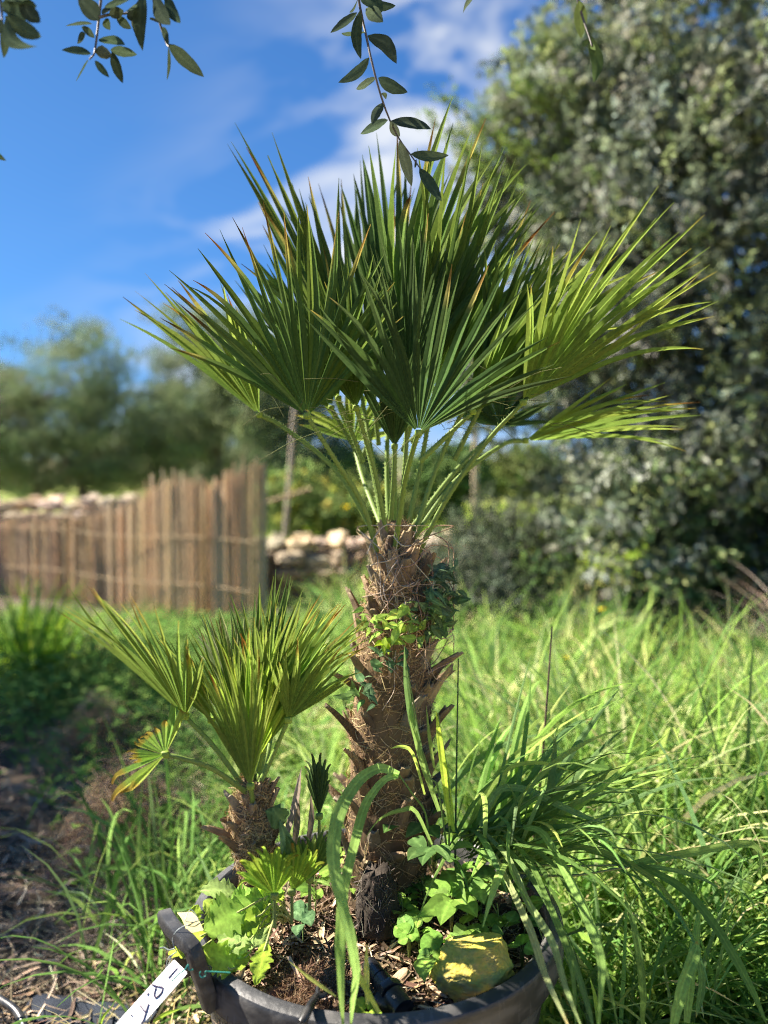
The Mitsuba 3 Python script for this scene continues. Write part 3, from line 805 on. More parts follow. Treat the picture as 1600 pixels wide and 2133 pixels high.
def palm_trunk(rng, palm, axis_pts, radii, n_stubs, stub_len, hairs, top_open=0.0, rough=0.22, tone_=1.0):
    ax = spline(axis_pts, 40)
    rad = np.interp(np.linspace(0, 1, 40), np.linspace(0, 1, len(radii)), radii)
    sides = 40
    d = unit(np.gradient(ax, axis=0))
    a = unit(np.cross(d, [0.0, 1, 0]))
    b = np.cross(d, a)
    g = np.arange(sides) * 2 * np.pi / sides
    ring = np.cos(g)[None, :, None] * a[:, None] + np.sin(g)[None, :, None] * b[:, None]
    V = ax[:, None] + ring * rad[:, None, None]
    bump = meshkit.fbm(V * [38, 38, 24], 4, 7) - 0.5
    V = V + ring * (bump * rough * rad[:, None])[..., None]
    i, j = np.meshgrid(np.arange(39), np.arange(sides), indexing="ij")
    q = np.stack([i * sides + j, i * sides + (j + 1) % sides, (i + 1) * sides + (j + 1) % sides, (i + 1) * sides + j], -1).reshape(-1, 4)
    Vf = V.reshape(-1, 3)
    tone = meshkit.fbm(Vf * [60, 60, 30], 3, 17)[:, None]
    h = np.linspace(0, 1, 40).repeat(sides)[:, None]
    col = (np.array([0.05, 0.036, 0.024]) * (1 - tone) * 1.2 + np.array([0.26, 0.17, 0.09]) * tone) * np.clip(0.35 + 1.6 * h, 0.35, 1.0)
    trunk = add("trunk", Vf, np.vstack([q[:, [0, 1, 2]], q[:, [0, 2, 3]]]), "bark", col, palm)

    def at(hh, ang, out=0.0):
        x = hh * 39
        k = np.clip(x.astype(int), 0, 38)
        u = (x - k)[:, None]
        c = ax[k] * (1 - u) + ax[k + 1] * u
        o = np.cos(ang)[:, None] * a[k] + np.sin(ang)[:, None] * b[k]
        r = np.interp(hh, np.linspace(0, 1, 40), rad)[:, None]
        return c + o * (r + out), o, d[k], np.cross(d[k], o)

    hh = np.sort(rng.uniform(0.10, 0.90, n_stubs))
    ang = np.arange(n_stubs) * 2.39996 + rng.normal(size=n_stubs) * 0.25
    pos, out, up, sd = at(hh, ang, -0.008)
    for k in range(n_stubs):
        L = stub_len * rng.uniform(0.55, 1.35) * (1 - 0.35 * max(0, hh[k] - 0.6) / 0.3)
        W = stub_len * rng.uniform(0.42, 0.66)
        tl = rng.uniform(0.20, 0.52) if hh[k] > 0.6 or rng.random() < 0.75 else rng.uniform(0.55, 1.0)
        tl *= 1 - 0.6 * max(0, hh[k] - 0.6) / 0.3
        r, m = 6, 5
        t = np.linspace(0, 1, r)
        path = pos[k] + up[k] * (L * t * math.cos(tl))[:, None] + out[k] * (L * (t * math.sin(tl) + 0.18 * t ** 2))[:, None] + sd[k] * (rng.normal() * 0.16 * L * t ** 2)[:, None]
        w = W / 2 * (1 - 0.62 * t ** 0.8) * rng.uniform(0.85, 1.15, r)
        th = 0.0075 * (1 - 0.55 * t)
        nrm = unit(out[k] * math.cos(tl) - up[k] * math.sin(tl))
        u = np.linspace(-1, 1, m)
        jag = np.zeros((r, m))
        jag[-1] = rng.uniform(-0.35, 0.25, m) * L * 0.5
        jag[-2] = rng.uniform(-0.10, 0.1, m) * L * 0.5
        fw = unit(path[-1] - path[-2])
        front = path[:, None] + sd[k] * (u[None] * w[:, None])[..., None] + nrm * (th[:, None] * (1 - 1.1 * u[None] ** 2) - 0.10 * w[:, None] * u[None] ** 2)[..., None] + fw * jag[..., None]
        back = path[:, None] + sd[k] * (u[None] * w[:, None])[..., None] - nrm * (th[:, None] * (0.5 + 0.5 * u[None] ** 2) + 0.10 * w[:, None] * u[None] ** 2)[..., None] + fw * jag[..., None] * 0.9
        G = np.concatenate([front, back[:, ::-1]], 1)
        i2, j2 = np.meshgrid(np.arange(r - 1), np.arange(2 * m), indexing="ij")
        qq = np.stack([i2 * 2 * m + j2, i2 * 2 * m + (j2 + 1) % (2 * m), (i2 + 1) * 2 * m + (j2 + 1) % (2 * m), (i2 + 1) * 2 * m + j2], -1).reshape(-1, 4)
        capi = (r - 1) * 2 * m
        cap = np.array([[capi + x, capi + x + 1, capi + 2 * m - 2 - x, capi + 2 * m - 1 - x] for x in range(m - 1)])
        qq = np.vstack([qq, cap])
        base = [(0.37, 0.25, 0.13), (0.26, 0.175, 0.09), (0.29, 0.24, 0.17), (0.17, 0.115, 0.065), (0.44, 0.32, 0.17)][rng.integers(5)]
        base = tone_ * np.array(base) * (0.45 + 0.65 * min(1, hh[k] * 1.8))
        cc = np.ones((r, 2 * m, 1)) * base * rng.uniform(0.75, 1.25, (r, 2 * m, 1))
        cc[-1] = cc[-1] * 0.55 + 0.45 * np.array([0.46, 0.38, 0.27]) * tone_
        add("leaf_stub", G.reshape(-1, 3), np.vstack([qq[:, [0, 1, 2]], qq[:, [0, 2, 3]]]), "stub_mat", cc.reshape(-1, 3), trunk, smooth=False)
    # matted fibre
    M = hairs
    hh = rng.beta(1.3, 1.0, M) * 0.95 + 0.03
    ang = rng.uniform(0, 2 * np.pi, M)
    pos, out, up, sd = at(hh, ang, rng.uniform(-0.004, 0.007, (M, 1)))
    dr_ = unit(sd * rng.normal(size=(M, 1)) + up * rng.normal(size=(M, 1)) * 0.75 + out * np.abs(rng.normal(size=(M, 1))) * 0.18)
    n = 5
    t = np.linspace(-0.5, 0.5, n)
    L = rng.uniform(0.015, 0.05, M) * stub_len / 0.065
    bendv = unit(rng.normal(size=(M, 3))) * 0.5
    C = pos[:, None] + dr_[:, None] * (L[:, None] * t)[..., None] + bendv[:, None] * (L[:, None] * (t ** 2))[..., None] - out[:, None] * (L[:, None] ** 2 * t ** 2 * 6)[..., None]
    S = unit(np.cross(dr_, out + 0.4 * rng.normal(size=(M, 3))))
    V, Fc, Cc = flat_strips(C, np.broadcast_to(S[:, None], C.shape), 0.00045, vary(rng, [(0.54, 0.385, 0.19), (0.45, 0.31, 0.15), (0.62, 0.475, 0.26), (0.26, 0.175, 0.09)], M, 0.22) * tone_)
    tag(add("fibre", V, Fc, "fibre_mat", Cc, trunk, smooth=False), kind="stuff")
    return trunk


def build_big_palm():
    rng = np.random.default_rng(50)
    palm = "fan_palm"
    tag(palm, "tall fan palm with shaggy brown trunk and wide crown standing in the black pot", "palm")
    palm_trunk(rng, palm, [P(800, 1905, 1.40), P(812, 1700, 1.40), P(816, 1500, 1.40), P(826, 1300, 1.40), P(832, 1200, 1.40), P(826, 1085, 1.41)], [0.072, 0.072, 0.069, 0.060, 0.043, 0.016], 120, 0.064, 7000, tone_=0.72)
    top = lambda px, py, d=1.40: P(px, py, d)  # noqa: E731
    F = lambda hub, tip, phi, n, pet=None, **k: frond(rng, palm, P(*hub), P(*tip), phi, n, petiole=None if pet is None else [P(*q) for q in pet] + [P(*hub)], **k)  # noqa: E731
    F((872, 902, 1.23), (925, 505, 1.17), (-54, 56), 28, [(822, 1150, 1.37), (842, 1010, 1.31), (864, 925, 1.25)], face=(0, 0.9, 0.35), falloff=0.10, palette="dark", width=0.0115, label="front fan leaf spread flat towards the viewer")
    F((640, 866, 1.29), (425, 468, 1.30), (-34, 78), 36, [(785, 1150, 1.37), (755, 1050, 1.35), (690, 945, 1.31)], face=(0.25, 0.85, 0.45), falloff=0.34, dead=0.45, label="left fan leaf with red-brown dry tips")
    F((1090, 838, 1.30), (1500, 528, 1.33), (-58, 15), 32, [(872, 1150, 1.38), (930, 1040, 1.36), (1010, 925, 1.33)], face=(-0.35, 0.75, 0.55), falloff=0.52, palette="bright", dead=0.08, label="right fan leaf reaching far out with yellow tips")
    F((540, 864, 1.45), (268, 606, 1.44), (-5, 44), 18, [(790, 1130, 1.41), (700, 980, 1.43), (590, 890, 1.45)], face=(0.25, 0.85, 0.4), falloff=0.42, palette="bright", dead=0.4, label="bright lower left fan leaf seen half edge-on")
    F((1095, 918, 1.50), (1425, 885, 1.56), (-60, 9), 22, [(862, 1120, 1.41), (950, 1000, 1.45), (1050, 925, 1.49)], face=(-0.1, 0.35, 0.9), falloff=0.38, palette="bright", dead=0.06, label="low right fan leaf held level with yellow edges")
    F((826, 790, 1.47), (990, 185, 1.40), (-20, 15), 18, [(822, 1120, 1.41), (822, 960, 1.44)], face=(-0.2, 0.8, 0.2), falloff=0.15, palette="green", width=0.017, dead=0.1, label="tallest upright young fan leaf")
    F((752, 815, 1.50), (484, 262, 1.50), (-2.5, 9), 14, [(798, 1110, 1.41), (775, 950, 1.46)], face=(0.3, 0.8, 0.3), falloff=0.2, palette="tipped", width=0.014, dead=0.06, label="narrow bundle-like fan leaf pointing up and left")
    F((905, 810, 1.47), (1105, 395, 1.44), (-30, 26), 24, [(845, 1120, 1.41), (880, 950, 1.44)], face=(-0.4, 0.8, 0.3), falloff=0.25, palette="green", dead=0.2)
    F((985, 815, 1.44), (1240, 520, 1.41), (-42, 28), 26, [(858, 1130, 1.41), (915, 960, 1.43)], face=(-0.5, 0.7, 0.4), falloff=0.25, palette="bright", dead=0.06)
    F((985, 858, 1.35), (1235, 625, 1.32), (-36, 24), 22, None, face=(-0.3, 0.75, 0.5), falloff=0.25, palette="green")
    F((742, 850, 1.33), (690, 520, 1.30), (-32, 30), 22, [(806, 1120, 1.39), (780, 980, 1.36)], face=(0.2, 0.85, 0.4), falloff=0.22, palette="green")
    F((1010, 830, 1.42), (1175, 500, 1.39), (-30, 30), 22, None, face=(-0.3, 0.75, 0.5), falloff=0.22, palette="green")
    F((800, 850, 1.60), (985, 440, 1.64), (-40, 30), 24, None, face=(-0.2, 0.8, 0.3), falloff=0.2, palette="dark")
    F((690, 850, 1.52), (520, 560, 1.55), (-36, 40), 24, None, face=(0.2, 0.8, 0.4), falloff=0.25, palette="green")
    F((880, 805, 1.43), (1042, 258, 1.38), (-18, 18), 18, None, face=(-0.3, 0.8, 0.2), falloff=0.2, palette="green")
    F((965, 825, 1.40), (1335, 505, 1.36), (-18, 20), 18, None, face=(-0.4, 0.7, 0.5), falloff=0.25, palette="bright")
    F((738, 830, 1.48), (595, 380, 1.49), (-20, 15), 18, [(800, 1100, 1.42), (772, 960, 1.45)], face=(0.3, 0.8, 0.3), falloff=0.2, palette="green", width=0.017, dead=0.2)
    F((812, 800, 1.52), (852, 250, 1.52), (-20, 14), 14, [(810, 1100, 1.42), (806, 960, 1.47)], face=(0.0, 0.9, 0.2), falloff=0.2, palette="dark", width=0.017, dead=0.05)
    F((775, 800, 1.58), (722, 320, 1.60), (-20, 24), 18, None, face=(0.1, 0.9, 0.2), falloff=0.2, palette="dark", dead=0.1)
    F((735, 918, 1.62), (728, 775, 1.60), (-70, 78), 16, [(800, 1110, 1.43), (757, 1000, 1.53)], face=(0, 0.7, 0.6), falloff=0.2, palette="bright", width=0.014, label="small back fan leaf with yellow hub low behind the stalks")
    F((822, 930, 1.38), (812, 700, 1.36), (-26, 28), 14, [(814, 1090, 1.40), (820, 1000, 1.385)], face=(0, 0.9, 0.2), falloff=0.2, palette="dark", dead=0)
    F((705, 830, 1.43), (572, 490, 1.42), (-30, 30), 22, None, face=(0.3, 0.8, 0.4), falloff=0.25, palette="green", dead=0.06)
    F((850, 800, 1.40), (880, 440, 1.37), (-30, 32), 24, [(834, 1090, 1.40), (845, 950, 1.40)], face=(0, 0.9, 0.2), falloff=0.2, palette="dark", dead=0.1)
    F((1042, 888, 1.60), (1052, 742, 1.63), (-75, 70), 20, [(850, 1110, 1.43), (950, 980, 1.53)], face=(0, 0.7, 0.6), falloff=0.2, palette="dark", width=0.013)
    # bare stalks of the hidden fronds and thread-like dry strands between the stalks
    A = Acc()
    for _ in range(60):
        a = P(rng.uniform(560, 1150), rng.uniform(760, 900), rng.uniform(1.25, 1.4))
        v = unit([rng.normal(), rng.normal() * 0.3, rng.normal() * 0.25]) * rng.uniform(0.03, 0.11)
        V, Fc = tube(spline([a, a + v * 0.5 + [0, 0, rng.uniform(0, 0.01)], a + v], 6), 0.0005, 4)
        A.put(V, Fc, (0.14, 0.15, 0.06))
    tag(A.add("threads", "fibre_mat", palm), kind="stuff")


def build_small_palm():
    rng = np.random.default_rng(51)
    palm = "dwarf_fan_palm"
    tag(palm, "small fan palm leaning left in the same pot, beside the tall trunk", "palm")
    palm_trunk(rng, palm, [P(545, 1830, 1.17), P(530, 1760, 1.17), P(522, 1700, 1.17), P(530, 1620, 1.17)], [0.026, 0.028, 0.028, 0.015], 24, 0.038, 3600, rough=0.3, tone_=0.72)
    F = lambda hub, tip, phi, n, pet=None, **k: frond(rng, palm, P(*hub), P(*tip), phi, n, petiole=None if pet is None else [P(*q) for q in pet] + [P(*hub)], **{"pr": (0.0040, 0.0030), "thorns": False, "width": 0.0078, **k})  # noqa: E731
    F((522, 1638, 1.13), (480, 1335, 1.11), (-24, 20), 22, [(528, 1680, 1.15), (525, 1660, 1.14)], face=(0.1, 0.85, 0.4), fused=0.30, palette="bright", falloff=0.25, dead=0.15, label="central yellow-green fan leaf rising from the top of the small trunk")
    F((386, 1492, 1.18), (118, 1245, 1.18), (-5, 78), 24, [(515, 1650, 1.16), (450, 1560, 1.17)], face=(0.4, 0.7, 0.6), falloff=0.42, palette="bright", dead=0.6, label="left fan leaf with rusty tips")
    F((558, 1492, 1.20), (735, 1258, 1.20), (-46, 22), 28, [(535, 1640, 1.17), (550, 1570, 1.19)], face=(-0.3, 0.75, 0.6), falloff=0.22, palette="bright", dead=0.3, label="right fan leaf reaching to the tall trunk")
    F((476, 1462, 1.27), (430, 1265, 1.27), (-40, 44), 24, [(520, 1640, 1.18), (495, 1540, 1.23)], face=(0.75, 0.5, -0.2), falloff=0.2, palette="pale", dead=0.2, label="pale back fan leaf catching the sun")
    F((540, 1500, 1.24), (580, 1180, 1.25), (-18, 12), 14, [(530, 1640, 1.18), (532, 1560, 1.22)], face=(-0.1, 0.8, 0.3), falloff=0.2, palette="green", dead=0.1)
    F((572, 1478, 1.26), (640, 1235, 1.27), (-30, 30), 22, [(535, 1640, 1.18), (560, 1560, 1.22)], face=(-0.2, 0.8, 0.4), falloff=0.25, palette="bright", dead=0.2)
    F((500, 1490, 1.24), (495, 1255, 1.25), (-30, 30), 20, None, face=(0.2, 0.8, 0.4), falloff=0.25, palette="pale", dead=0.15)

    F((505, 1560, 1.20), (462, 1262, 1.21), (-26, 26), 20, None, face=(0.1, 0.85, 0.4), falloff=0.25, palette="bright", dead=0.15)
    F((548, 1560, 1.18), (612, 1255, 1.18), (-26, 28), 20, None, face=(-0.1, 0.85, 0.4), falloff=0.25, palette="bright", dead=0.15)
    F((520, 1610, 1.16), (535, 1310, 1.16), (-24, 24), 18, None, face=(0, 0.85, 0.4), falloff=0.25, palette="yellow", dead=0.1)
    F((600, 1500, 1.17), (690, 1330, 1.15), (-40, 36), 20, [(535, 1645, 1.16), (570, 1570, 1.17)], face=(-0.2, 0.8, 0.5), falloff=0.25, palette="bright", dead=0.15)
    F((440, 1500, 1.22), (300, 1330, 1.23), (-30, 40), 20, None, face=(0.4, 0.7, 0.5), falloff=0.25, palette="bright", dead=0.2)

    def broken(x, r):
        c = np.where(x < 0.2, 1.6, np.where(x > 0.72, 0.95 + 0.9 * (x > 0.86), 0.85))
        return c * r.uniform(0.85, 1.12, len(x))
    F((344, 1572, 1.11), (250, 1565, 1.10), (-72, 128) if False else (-66, 100), 15, [(520, 1655, 1.15), (440, 1600, 1.12), (380, 1580, 1.11)], face=(0.3, -0.4, 0.8), fused=0.9, palette="yellow", falloff=0.0, dead=0, cut=broken, droop=0.02, label="broken yellow fan leaf with brown torn ends hanging low on the left")
    for k, (hub, tip, phi, n, pal, wd, lab) in enumerate([
            ((665, 1700, 1.20), (660, 1572, 1.19), (-14, 14), 9, "dark", 0.011, "young palm sucker with one narrow dark folded fan, by the tall trunk"),
            ((572, 1866, 1.10), (540, 1758, 1.09), (-50, 46), 17, "yellow", 0.0115, "clipped yellow-green palm sucker with a flat-topped fan above the thistle leaves"),
            ((608, 1858, 1.11), (636, 1752, 1.10), (-24, 34), 10, "yellow", 0.0105, "small bright palm sucker just right of the clipped yellow one"),
            ((645, 1832, 1.14), (668, 1722, 1.13), (-40, 36), 12, "green", 0.010, "dark clipped palm sucker between the two trunks")]):
        nm = key_for("palm_sucker")
        tag(nm, lab, "palm sucker", "young palm suckers at the foot of the palms")
        h = P(*hub)
        frond(rng, nm, h, P(*tip), phi, n, petiole=[h - [0, 0, 0.045], h], face=(0, 0.9, 0.3), palette=pal, width=wd, fused=0.8, pet_col=(0.12, 0.18, 0.04), cut=lambda x, r: r.uniform(0.9, 1.08, len(x)), thorns=False, pr=(0.0026, 0.0022))
    # dry leaf sheaths beside the small trunk
    for k, (a, b, w) in enumerate([((590, 1760, 1.19), (628, 1598, 1.19), 0.012), ((612, 1770, 1.19), (618, 1612, 1.20), 0.010), ((640, 1760, 1.2), (648, 1650, 1.21), 0.009)]):
        A, B = P(*a), P(*b)
        V, Fc, C = ribbon(rng, [A, (A + B) / 2 + [0.004, 0, 0], B], w, [(0.36, 0.29, 0.23), (0.20, 0.16, 0.12), (0.22, 0.17, 0.12)][k], rows=8)
        tag(add("dry_sheath", V, Fc, "straw", C), ["pale grey dry leaf sheath standing by the small trunk", "brown dry leaf sheath just right of the pale grey one", "short brown sheath by the narrow dark palm sucker"][k], "dry leaf")


# ------------------------------------------------------------------ pot and what lies in it
POT = np.array([P(783, 1900, 1.32)[0], 1.32])
POT_R = 0.305
RIM_Z = 0.400


def lathe(profile_pts, n, center):
    p = np.asarray(profile_pts, float)
    g = np.arange(n) * 2 * np.pi / n
    V = np.stack([np.cos(g)[None] * p[:, :1] + center[0], np.sin(g)[None] * p[:, :1] + center[1], np.broadcast_to(p[:, 1:], (len(p), n))], -1)
    i, j = np.meshgrid(np.arange(len(p) - 1), np.arange(n), indexing="ij")
    q = np.stack([i * n + j, i * n + (j + 1) % n, (i + 1) * n + (j + 1) % n, (i + 1) * n + j], -1).reshape(-1, 4)
    return V.reshape(-1, 3), np.vstack([q[:, [0, 1, 2]], q[:, [0, 2, 3]]])


def soil_z(x, y):
    dx, dy = x - POT[0], y - POT[1]
    z = RIM_Z - 0.045 + 0.020 * (meshkit.fbm(np.stack([x * 18, y * 18, 0 * x], -1), 3, 77) - 0.5)
    a = P(640, 1985, 1.10)
    z = z + 0.032 * np.exp(-((x - a[0]) ** 2 + (y - a[1]) ** 2) / 0.07 ** 2)
    return z - 0.02 * np.clip((np.hypot(dx, dy) - 0.2) / 0.08, 0, 1)


def build_pot():
    nm = "plant_pot"
    tag(nm, "big round black plastic pot with a thick dusty rim", "pot")
    R, z = POT_R, RIM_Z
    V, Fc = lathe([(0.02, 0.012), (0.235, 0.012), (0.243, 0.02), (0.262, 0.2), (0.283, z - 0.062), (0.284, z - 0.060)], 96, POT)
    add("wall", V, Fc, "pot_plastic", None, nm, smooth=40)
    V, Fc = lathe([(0.250, z - 0.20), (0.268, z - 0.045), (0.2745, z - 0.012), (0.278, z - 0.004), (0.284, z), (R - 0.012, z - 0.0015), (R - 0.004, z - 0.005), (R, z - 0.012), (R + 0.001, z - 0.048), (R - 0.002, z - 0.054), (0.286, z - 0.056), (0.2835, z - 0.0615)], 128, POT)
    add("rim", V, Fc, "pot_plastic", None, nm, smooth=35)
    # the grip on the left: two legs and a bar, one bent moulding
    ga, gb = math.radians(221), math.radians(203)
    path = []
    for s in np.linspace(0, 1, 31):
        if s < 0.30:
            k = s / 0.30
            path.append((ga, -0.045 + 0.097 * k, 0.028 * k))
        elif s > 0.70:
            k = (1 - s) / 0.30
            path.append((gb, -0.045 + 0.097 * k, 0.036 * k))
        else:
            k = (s - 0.30) / 0.40
            path.append((ga + (gb - ga) * k, 0.052, 0.028 + 0.008 * k))
    path = np.array(path)
    g, h, o = path.T
    r = R + 0.002 + o
    C = np.stack([POT[0] + r * np.cos(g), POT[1] + r * np.sin(g), z + h], -1)
    Ck = C.copy()
    for _ in range(1):
        Ck[1:-1] = 0.25 * C[:-2] + 0.5 * C[1:-1] + 0.25 * C[2:]
    d = unit(np.gradient(Ck, axis=0))
    rad = np.stack([np.cos(g), np.sin(g), 0 * g], -1)
    b = unit(np.cross(d, rad))
    a = np.cross(b, d)
    w2 = np.where((path[:, 1] < 0.045), 0.0165, 0.0135)
    sec = np.array([(1, 0.6), (0.75, 1), (-0.75, 1), (-1, 0.6), (-1, -0.6), (-0.75, -1), (0.75, -1), (1, -0.6)])
    V = Ck[:, None] + sec[None, :, :1] * 0.011 * a[:, None] + sec[None, :, 1:] * w2[:, None, None] * 0.75 * b[:, None]
    i, j = np.meshgrid(np.arange(30), np.arange(8), indexing="ij")
    q = np.stack([i * 8 + j, i * 8 + (j + 1) % 8, (i + 1) * 8 + (j + 1) % 8, (i + 1) * 8 + j], -1).reshape(-1, 4)
    hk = add("handle", V.reshape(-1, 3), np.vstack([q[:, [0, 1, 2]], q[:, [0, 2, 3]]]), "pot_plastic", None, nm, smooth=35)
    tag(hk, "raised loop handle on the left of the rim")
    # soil
    n, m = 40, 120
    rr = np.linspace(0.001, 0.272, n)
    g = np.arange(m) * 2 * np.pi / m
    X = POT[0] + rr[:, None] * np.cos(g)
    Y = POT[1] + rr[:, None] * np.sin(g)
    Z = soil_z(X, Y) + 0.010 * (meshkit.fbm(np.stack([X * 60, Y * 60, 0 * X], -1), 3, 78) - 0.5)
    i, j = np.meshgrid(np.arange(n - 1), np.arange(m), indexing="ij")
    q = np.stack([i * m + j, (i + 1) * m + j, (i + 1) * m + (j + 1) % m, i * m + (j + 1) % m], -1).reshape(-1, 4)
    tag(add("potting_soil", np.stack([X, Y, Z], -1).reshape(-1, 3), np.vstack([q[:, [0, 1, 2]], q[:, [0, 2, 3]]]), "soil_mat"), "dark fibrous soil filling the pot", "soil", kind="stuff")


def pot_scatter(rng, M, rmax=0.262):
    r = rmax * np.sqrt(rng.random(M))
    g = rng.uniform(0, 2 * np.pi, M)
    x, y = POT[0] + r * np.cos(g), POT[1] + r * np.sin(g)
    return np.stack([x, y, soil_z(x, y)], -1)


def build_pot_litter():
    rng = np.random.default_rng(60)
    M = 3800
    b = pot_scatter(rng, M) + np.stack([np.zeros(M), np.zeros(M), rng.uniform(0.0, 0.014, M)], -1)
    az, el = rng.uniform(0, 2 * np.pi, M), rng.normal(size=M) * 0.28
    d = np.stack([np.cos(az) * np.cos(el), np.sin(az) * np.cos(el), np.sin(el)], -1)
    L = rng.gamma(2.0, 0.013, M) + 0.006
    t = np.linspace(-0.5, 0.5, 4)
    bend = rng.normal(size=(M, 3)) * 0.25
    C = b[:, None] + d[:, None] * (L[:, None] * t)[..., None] + bend[:, None] * (L[:, None] * t ** 2)[..., None]
    S = unit(np.cross(d, rng.normal(size=(M, 3)) * 0.5 + [0, 0, 1]))
    w = np.minimum(rng.gamma(1.5, 0.0008, M) + 0.0004, 0.005)
    V, Fc, Cc = strips(C, np.broadcast_to(S[:, None], C.shape), np.broadcast_to(w[:, None], (M, 4)), np.broadcast_to(np.cross(S, d)[:, None], C.shape), 0.4,
                       vary(rng, [(0.32, 0.23, 0.14), (0.20, 0.13, 0.075), (0.09, 0.06, 0.038), (0.48, 0.38, 0.26), (0.14, 0.09, 0.06), (0.10, 0.07, 0.045)], M, 0.25))
    tag(add("bark_mulch", V, Fc, "fibre_mat", Cc, smooth=False), "shredded brown bark and straw mulch over the pot soil", "mulch", kind="stuff")
    M = 5200
    a = P(640, 1985, 1.10)
    b = a + rng.normal(size=(M, 3)) * [0.045, 0.05, 0.0]
    b[:, 2] = soil_z(b[:, 0], b[:, 1]) + rng.uniform(0, 0.016, M)
    d = unit(rng.normal(size=(M, 3)) * [1, 1, 0.8])
    L = rng.uniform(0.01, 0.035, M)
    t = np.linspace(-0.5, 0.5, 5)
    C = b[:, None] + d[:, None] * (L[:, None] * t)[..., None] + (unit(rng.normal(size=(M, 3))) * 0.9)[:, None] * (L[:, None] * t ** 2)[..., None]
    V, Fc, Cc = flat_strips(C, np.broadcast_to(unit(rng.normal(size=(M, 3)))[:, None], C.shape), 0.0004, vary(rng, [(0.16, 0.10, 0.06), (0.10, 0.065, 0.04), (0.30, 0.19, 0.11)], M, 0.25))
    tag(add("root_mat", V, Fc, "fibre_mat", Cc, smooth=False), "dark brown tangle of fine palm roots in the pot, left of the long grass blades", "roots", kind="stuff")
    chips = [((540, 2078), (568, 2055), 14, "pale split wood chip by the front rim, below the pointed thistle leaf"), ((590, 2070), (650, 2045), 10, "thin brown wood sliver left of the irrigation stake"),
             ((800, 2065), (850, 2018), 34, "thick pale wood chip behind the black drip fitting"), ((885, 2045), (930, 2078), 14, "grey-brown wood chip against the left side of the yellow stone"),
             ((860, 2010), (800, 1985), 12, "long thin wood chip under the leafy weed by the stone"), ((750, 1985), (805, 1955), 12, "brown wood chip in front of the dark stump"), ((890, 1960), (920, 1935), 18, "greyish wood chip among the leafy weeds"),
             ((690, 1905), (735, 1925), 14, "curled pale root chip left of the long grass blades"), ((870, 2095), (920, 2108), 14, "pale wood chip at the front rim right of the drip fitting")]
    for (a, b, w, lab) in chips:
        A, B = PZ(*a, RIM_Z - 0.038), PZ(*b, RIM_Z - 0.030)
        v, f = rounded_lumps(rng, (np.linalg.norm(B - A), w / F_PX * 0.9, w / F_PX * 0.45), 1, 0.5, rng.integers(9))
        X = unit(B - A)
        Y = unit(np.cross([0, 0, 1], X))
        R3 = np.stack([X, Y, np.cross(X, Y)], 0)
        tag(add("wood_chip", v @ R3 + (A + B) / 2, f, "stub_mat", vary(rng, [(0.40, 0.29, 0.18), (0.30, 0.22, 0.155), (0.45, 0.35, 0.24)], 1, 0.1)[0], smooth=False), lab, "wood chip", "wood chips in the pot")
    c = PZ(563, 2062, RIM_Z - 0.03)
    v, f = rounded_lumps(rng, (0.042, 0.02, 0.018), 2, 0.3, 5)
    tag(add("dead_leaf", v + PZ(583, 2072, RIM_Z - 0.034), f, "stub_mat", (0.16, 0.075, 0.07)), "curled purplish brown dead leaf at the front rim", "dead leaf")
    pts = [PZ(487, 2082, RIM_Z - 0.03), PZ(492, 2050, RIM_Z - 0.01), PZ(512, 2012, RIM_Z + 0.01)]
    V, Fc, C = ribbon(rng, pts, 0.012, (0.24, 0.17, 0.09), rows=9)
    tag(add("curled_bark", V, Fc, "straw", C), "curled strip of brown bark standing at the front left rim", "bark strip")


def build_stone():
    m = trimesh.creation.icosphere(subdivisions=6)
    v = np.array(m.vertices)
    v = np.sign(v) * np.abs(v) ** 0.62
    big = meshkit.fbm(v * 1.25 + 3.1, 3, 91) - 0.5
    ridge = np.abs(meshkit.fbm(v * 2.1 + 7, 3, 92) - 0.5)
    fine = meshkit.fbm(v * 9, 4, 93) - 0.5
    pits = np.clip(meshkit.fbm(v * 5.5, 2, 94) - 0.58, 0, 1)
    v = v * (1 + 0.55 * big - 0.9 * (0.05 - ridge) * (ridge < 0.05) + 0.16 * fine - 0.25 * pits)[:, None]
    for q in ((0.2, -0.75, 0.62, 0.80), (-0.7, -0.3, 0.65, 0.86), (0.75, -0.35, 0.55, 0.88), (-0.75, -0.65, -0.1, 0.92), (0.1, 0.2, 0.97, 0.80), (0.6, -0.8, -0.05, 0.95)):
        k = unit(np.array(q[:3]))
        over = np.clip(v @ k - q[3] * (1 + 0.05 * fine), 0, 9)
        v = v - over[:, None] * k * 0.85
    v = rotz(v * np.array([0.057, 0.042, 0.040]), 0.35)
    c = PZ(990, 2085, RIM_Z - 0.035)
    tag(add("lichen_stone", v + c + [0.004, 0.034, 0.027], np.array(m.faces), "lichen_mat"), "rough yellow lichen-covered stone lying in the pot by the right front rim", "stone")


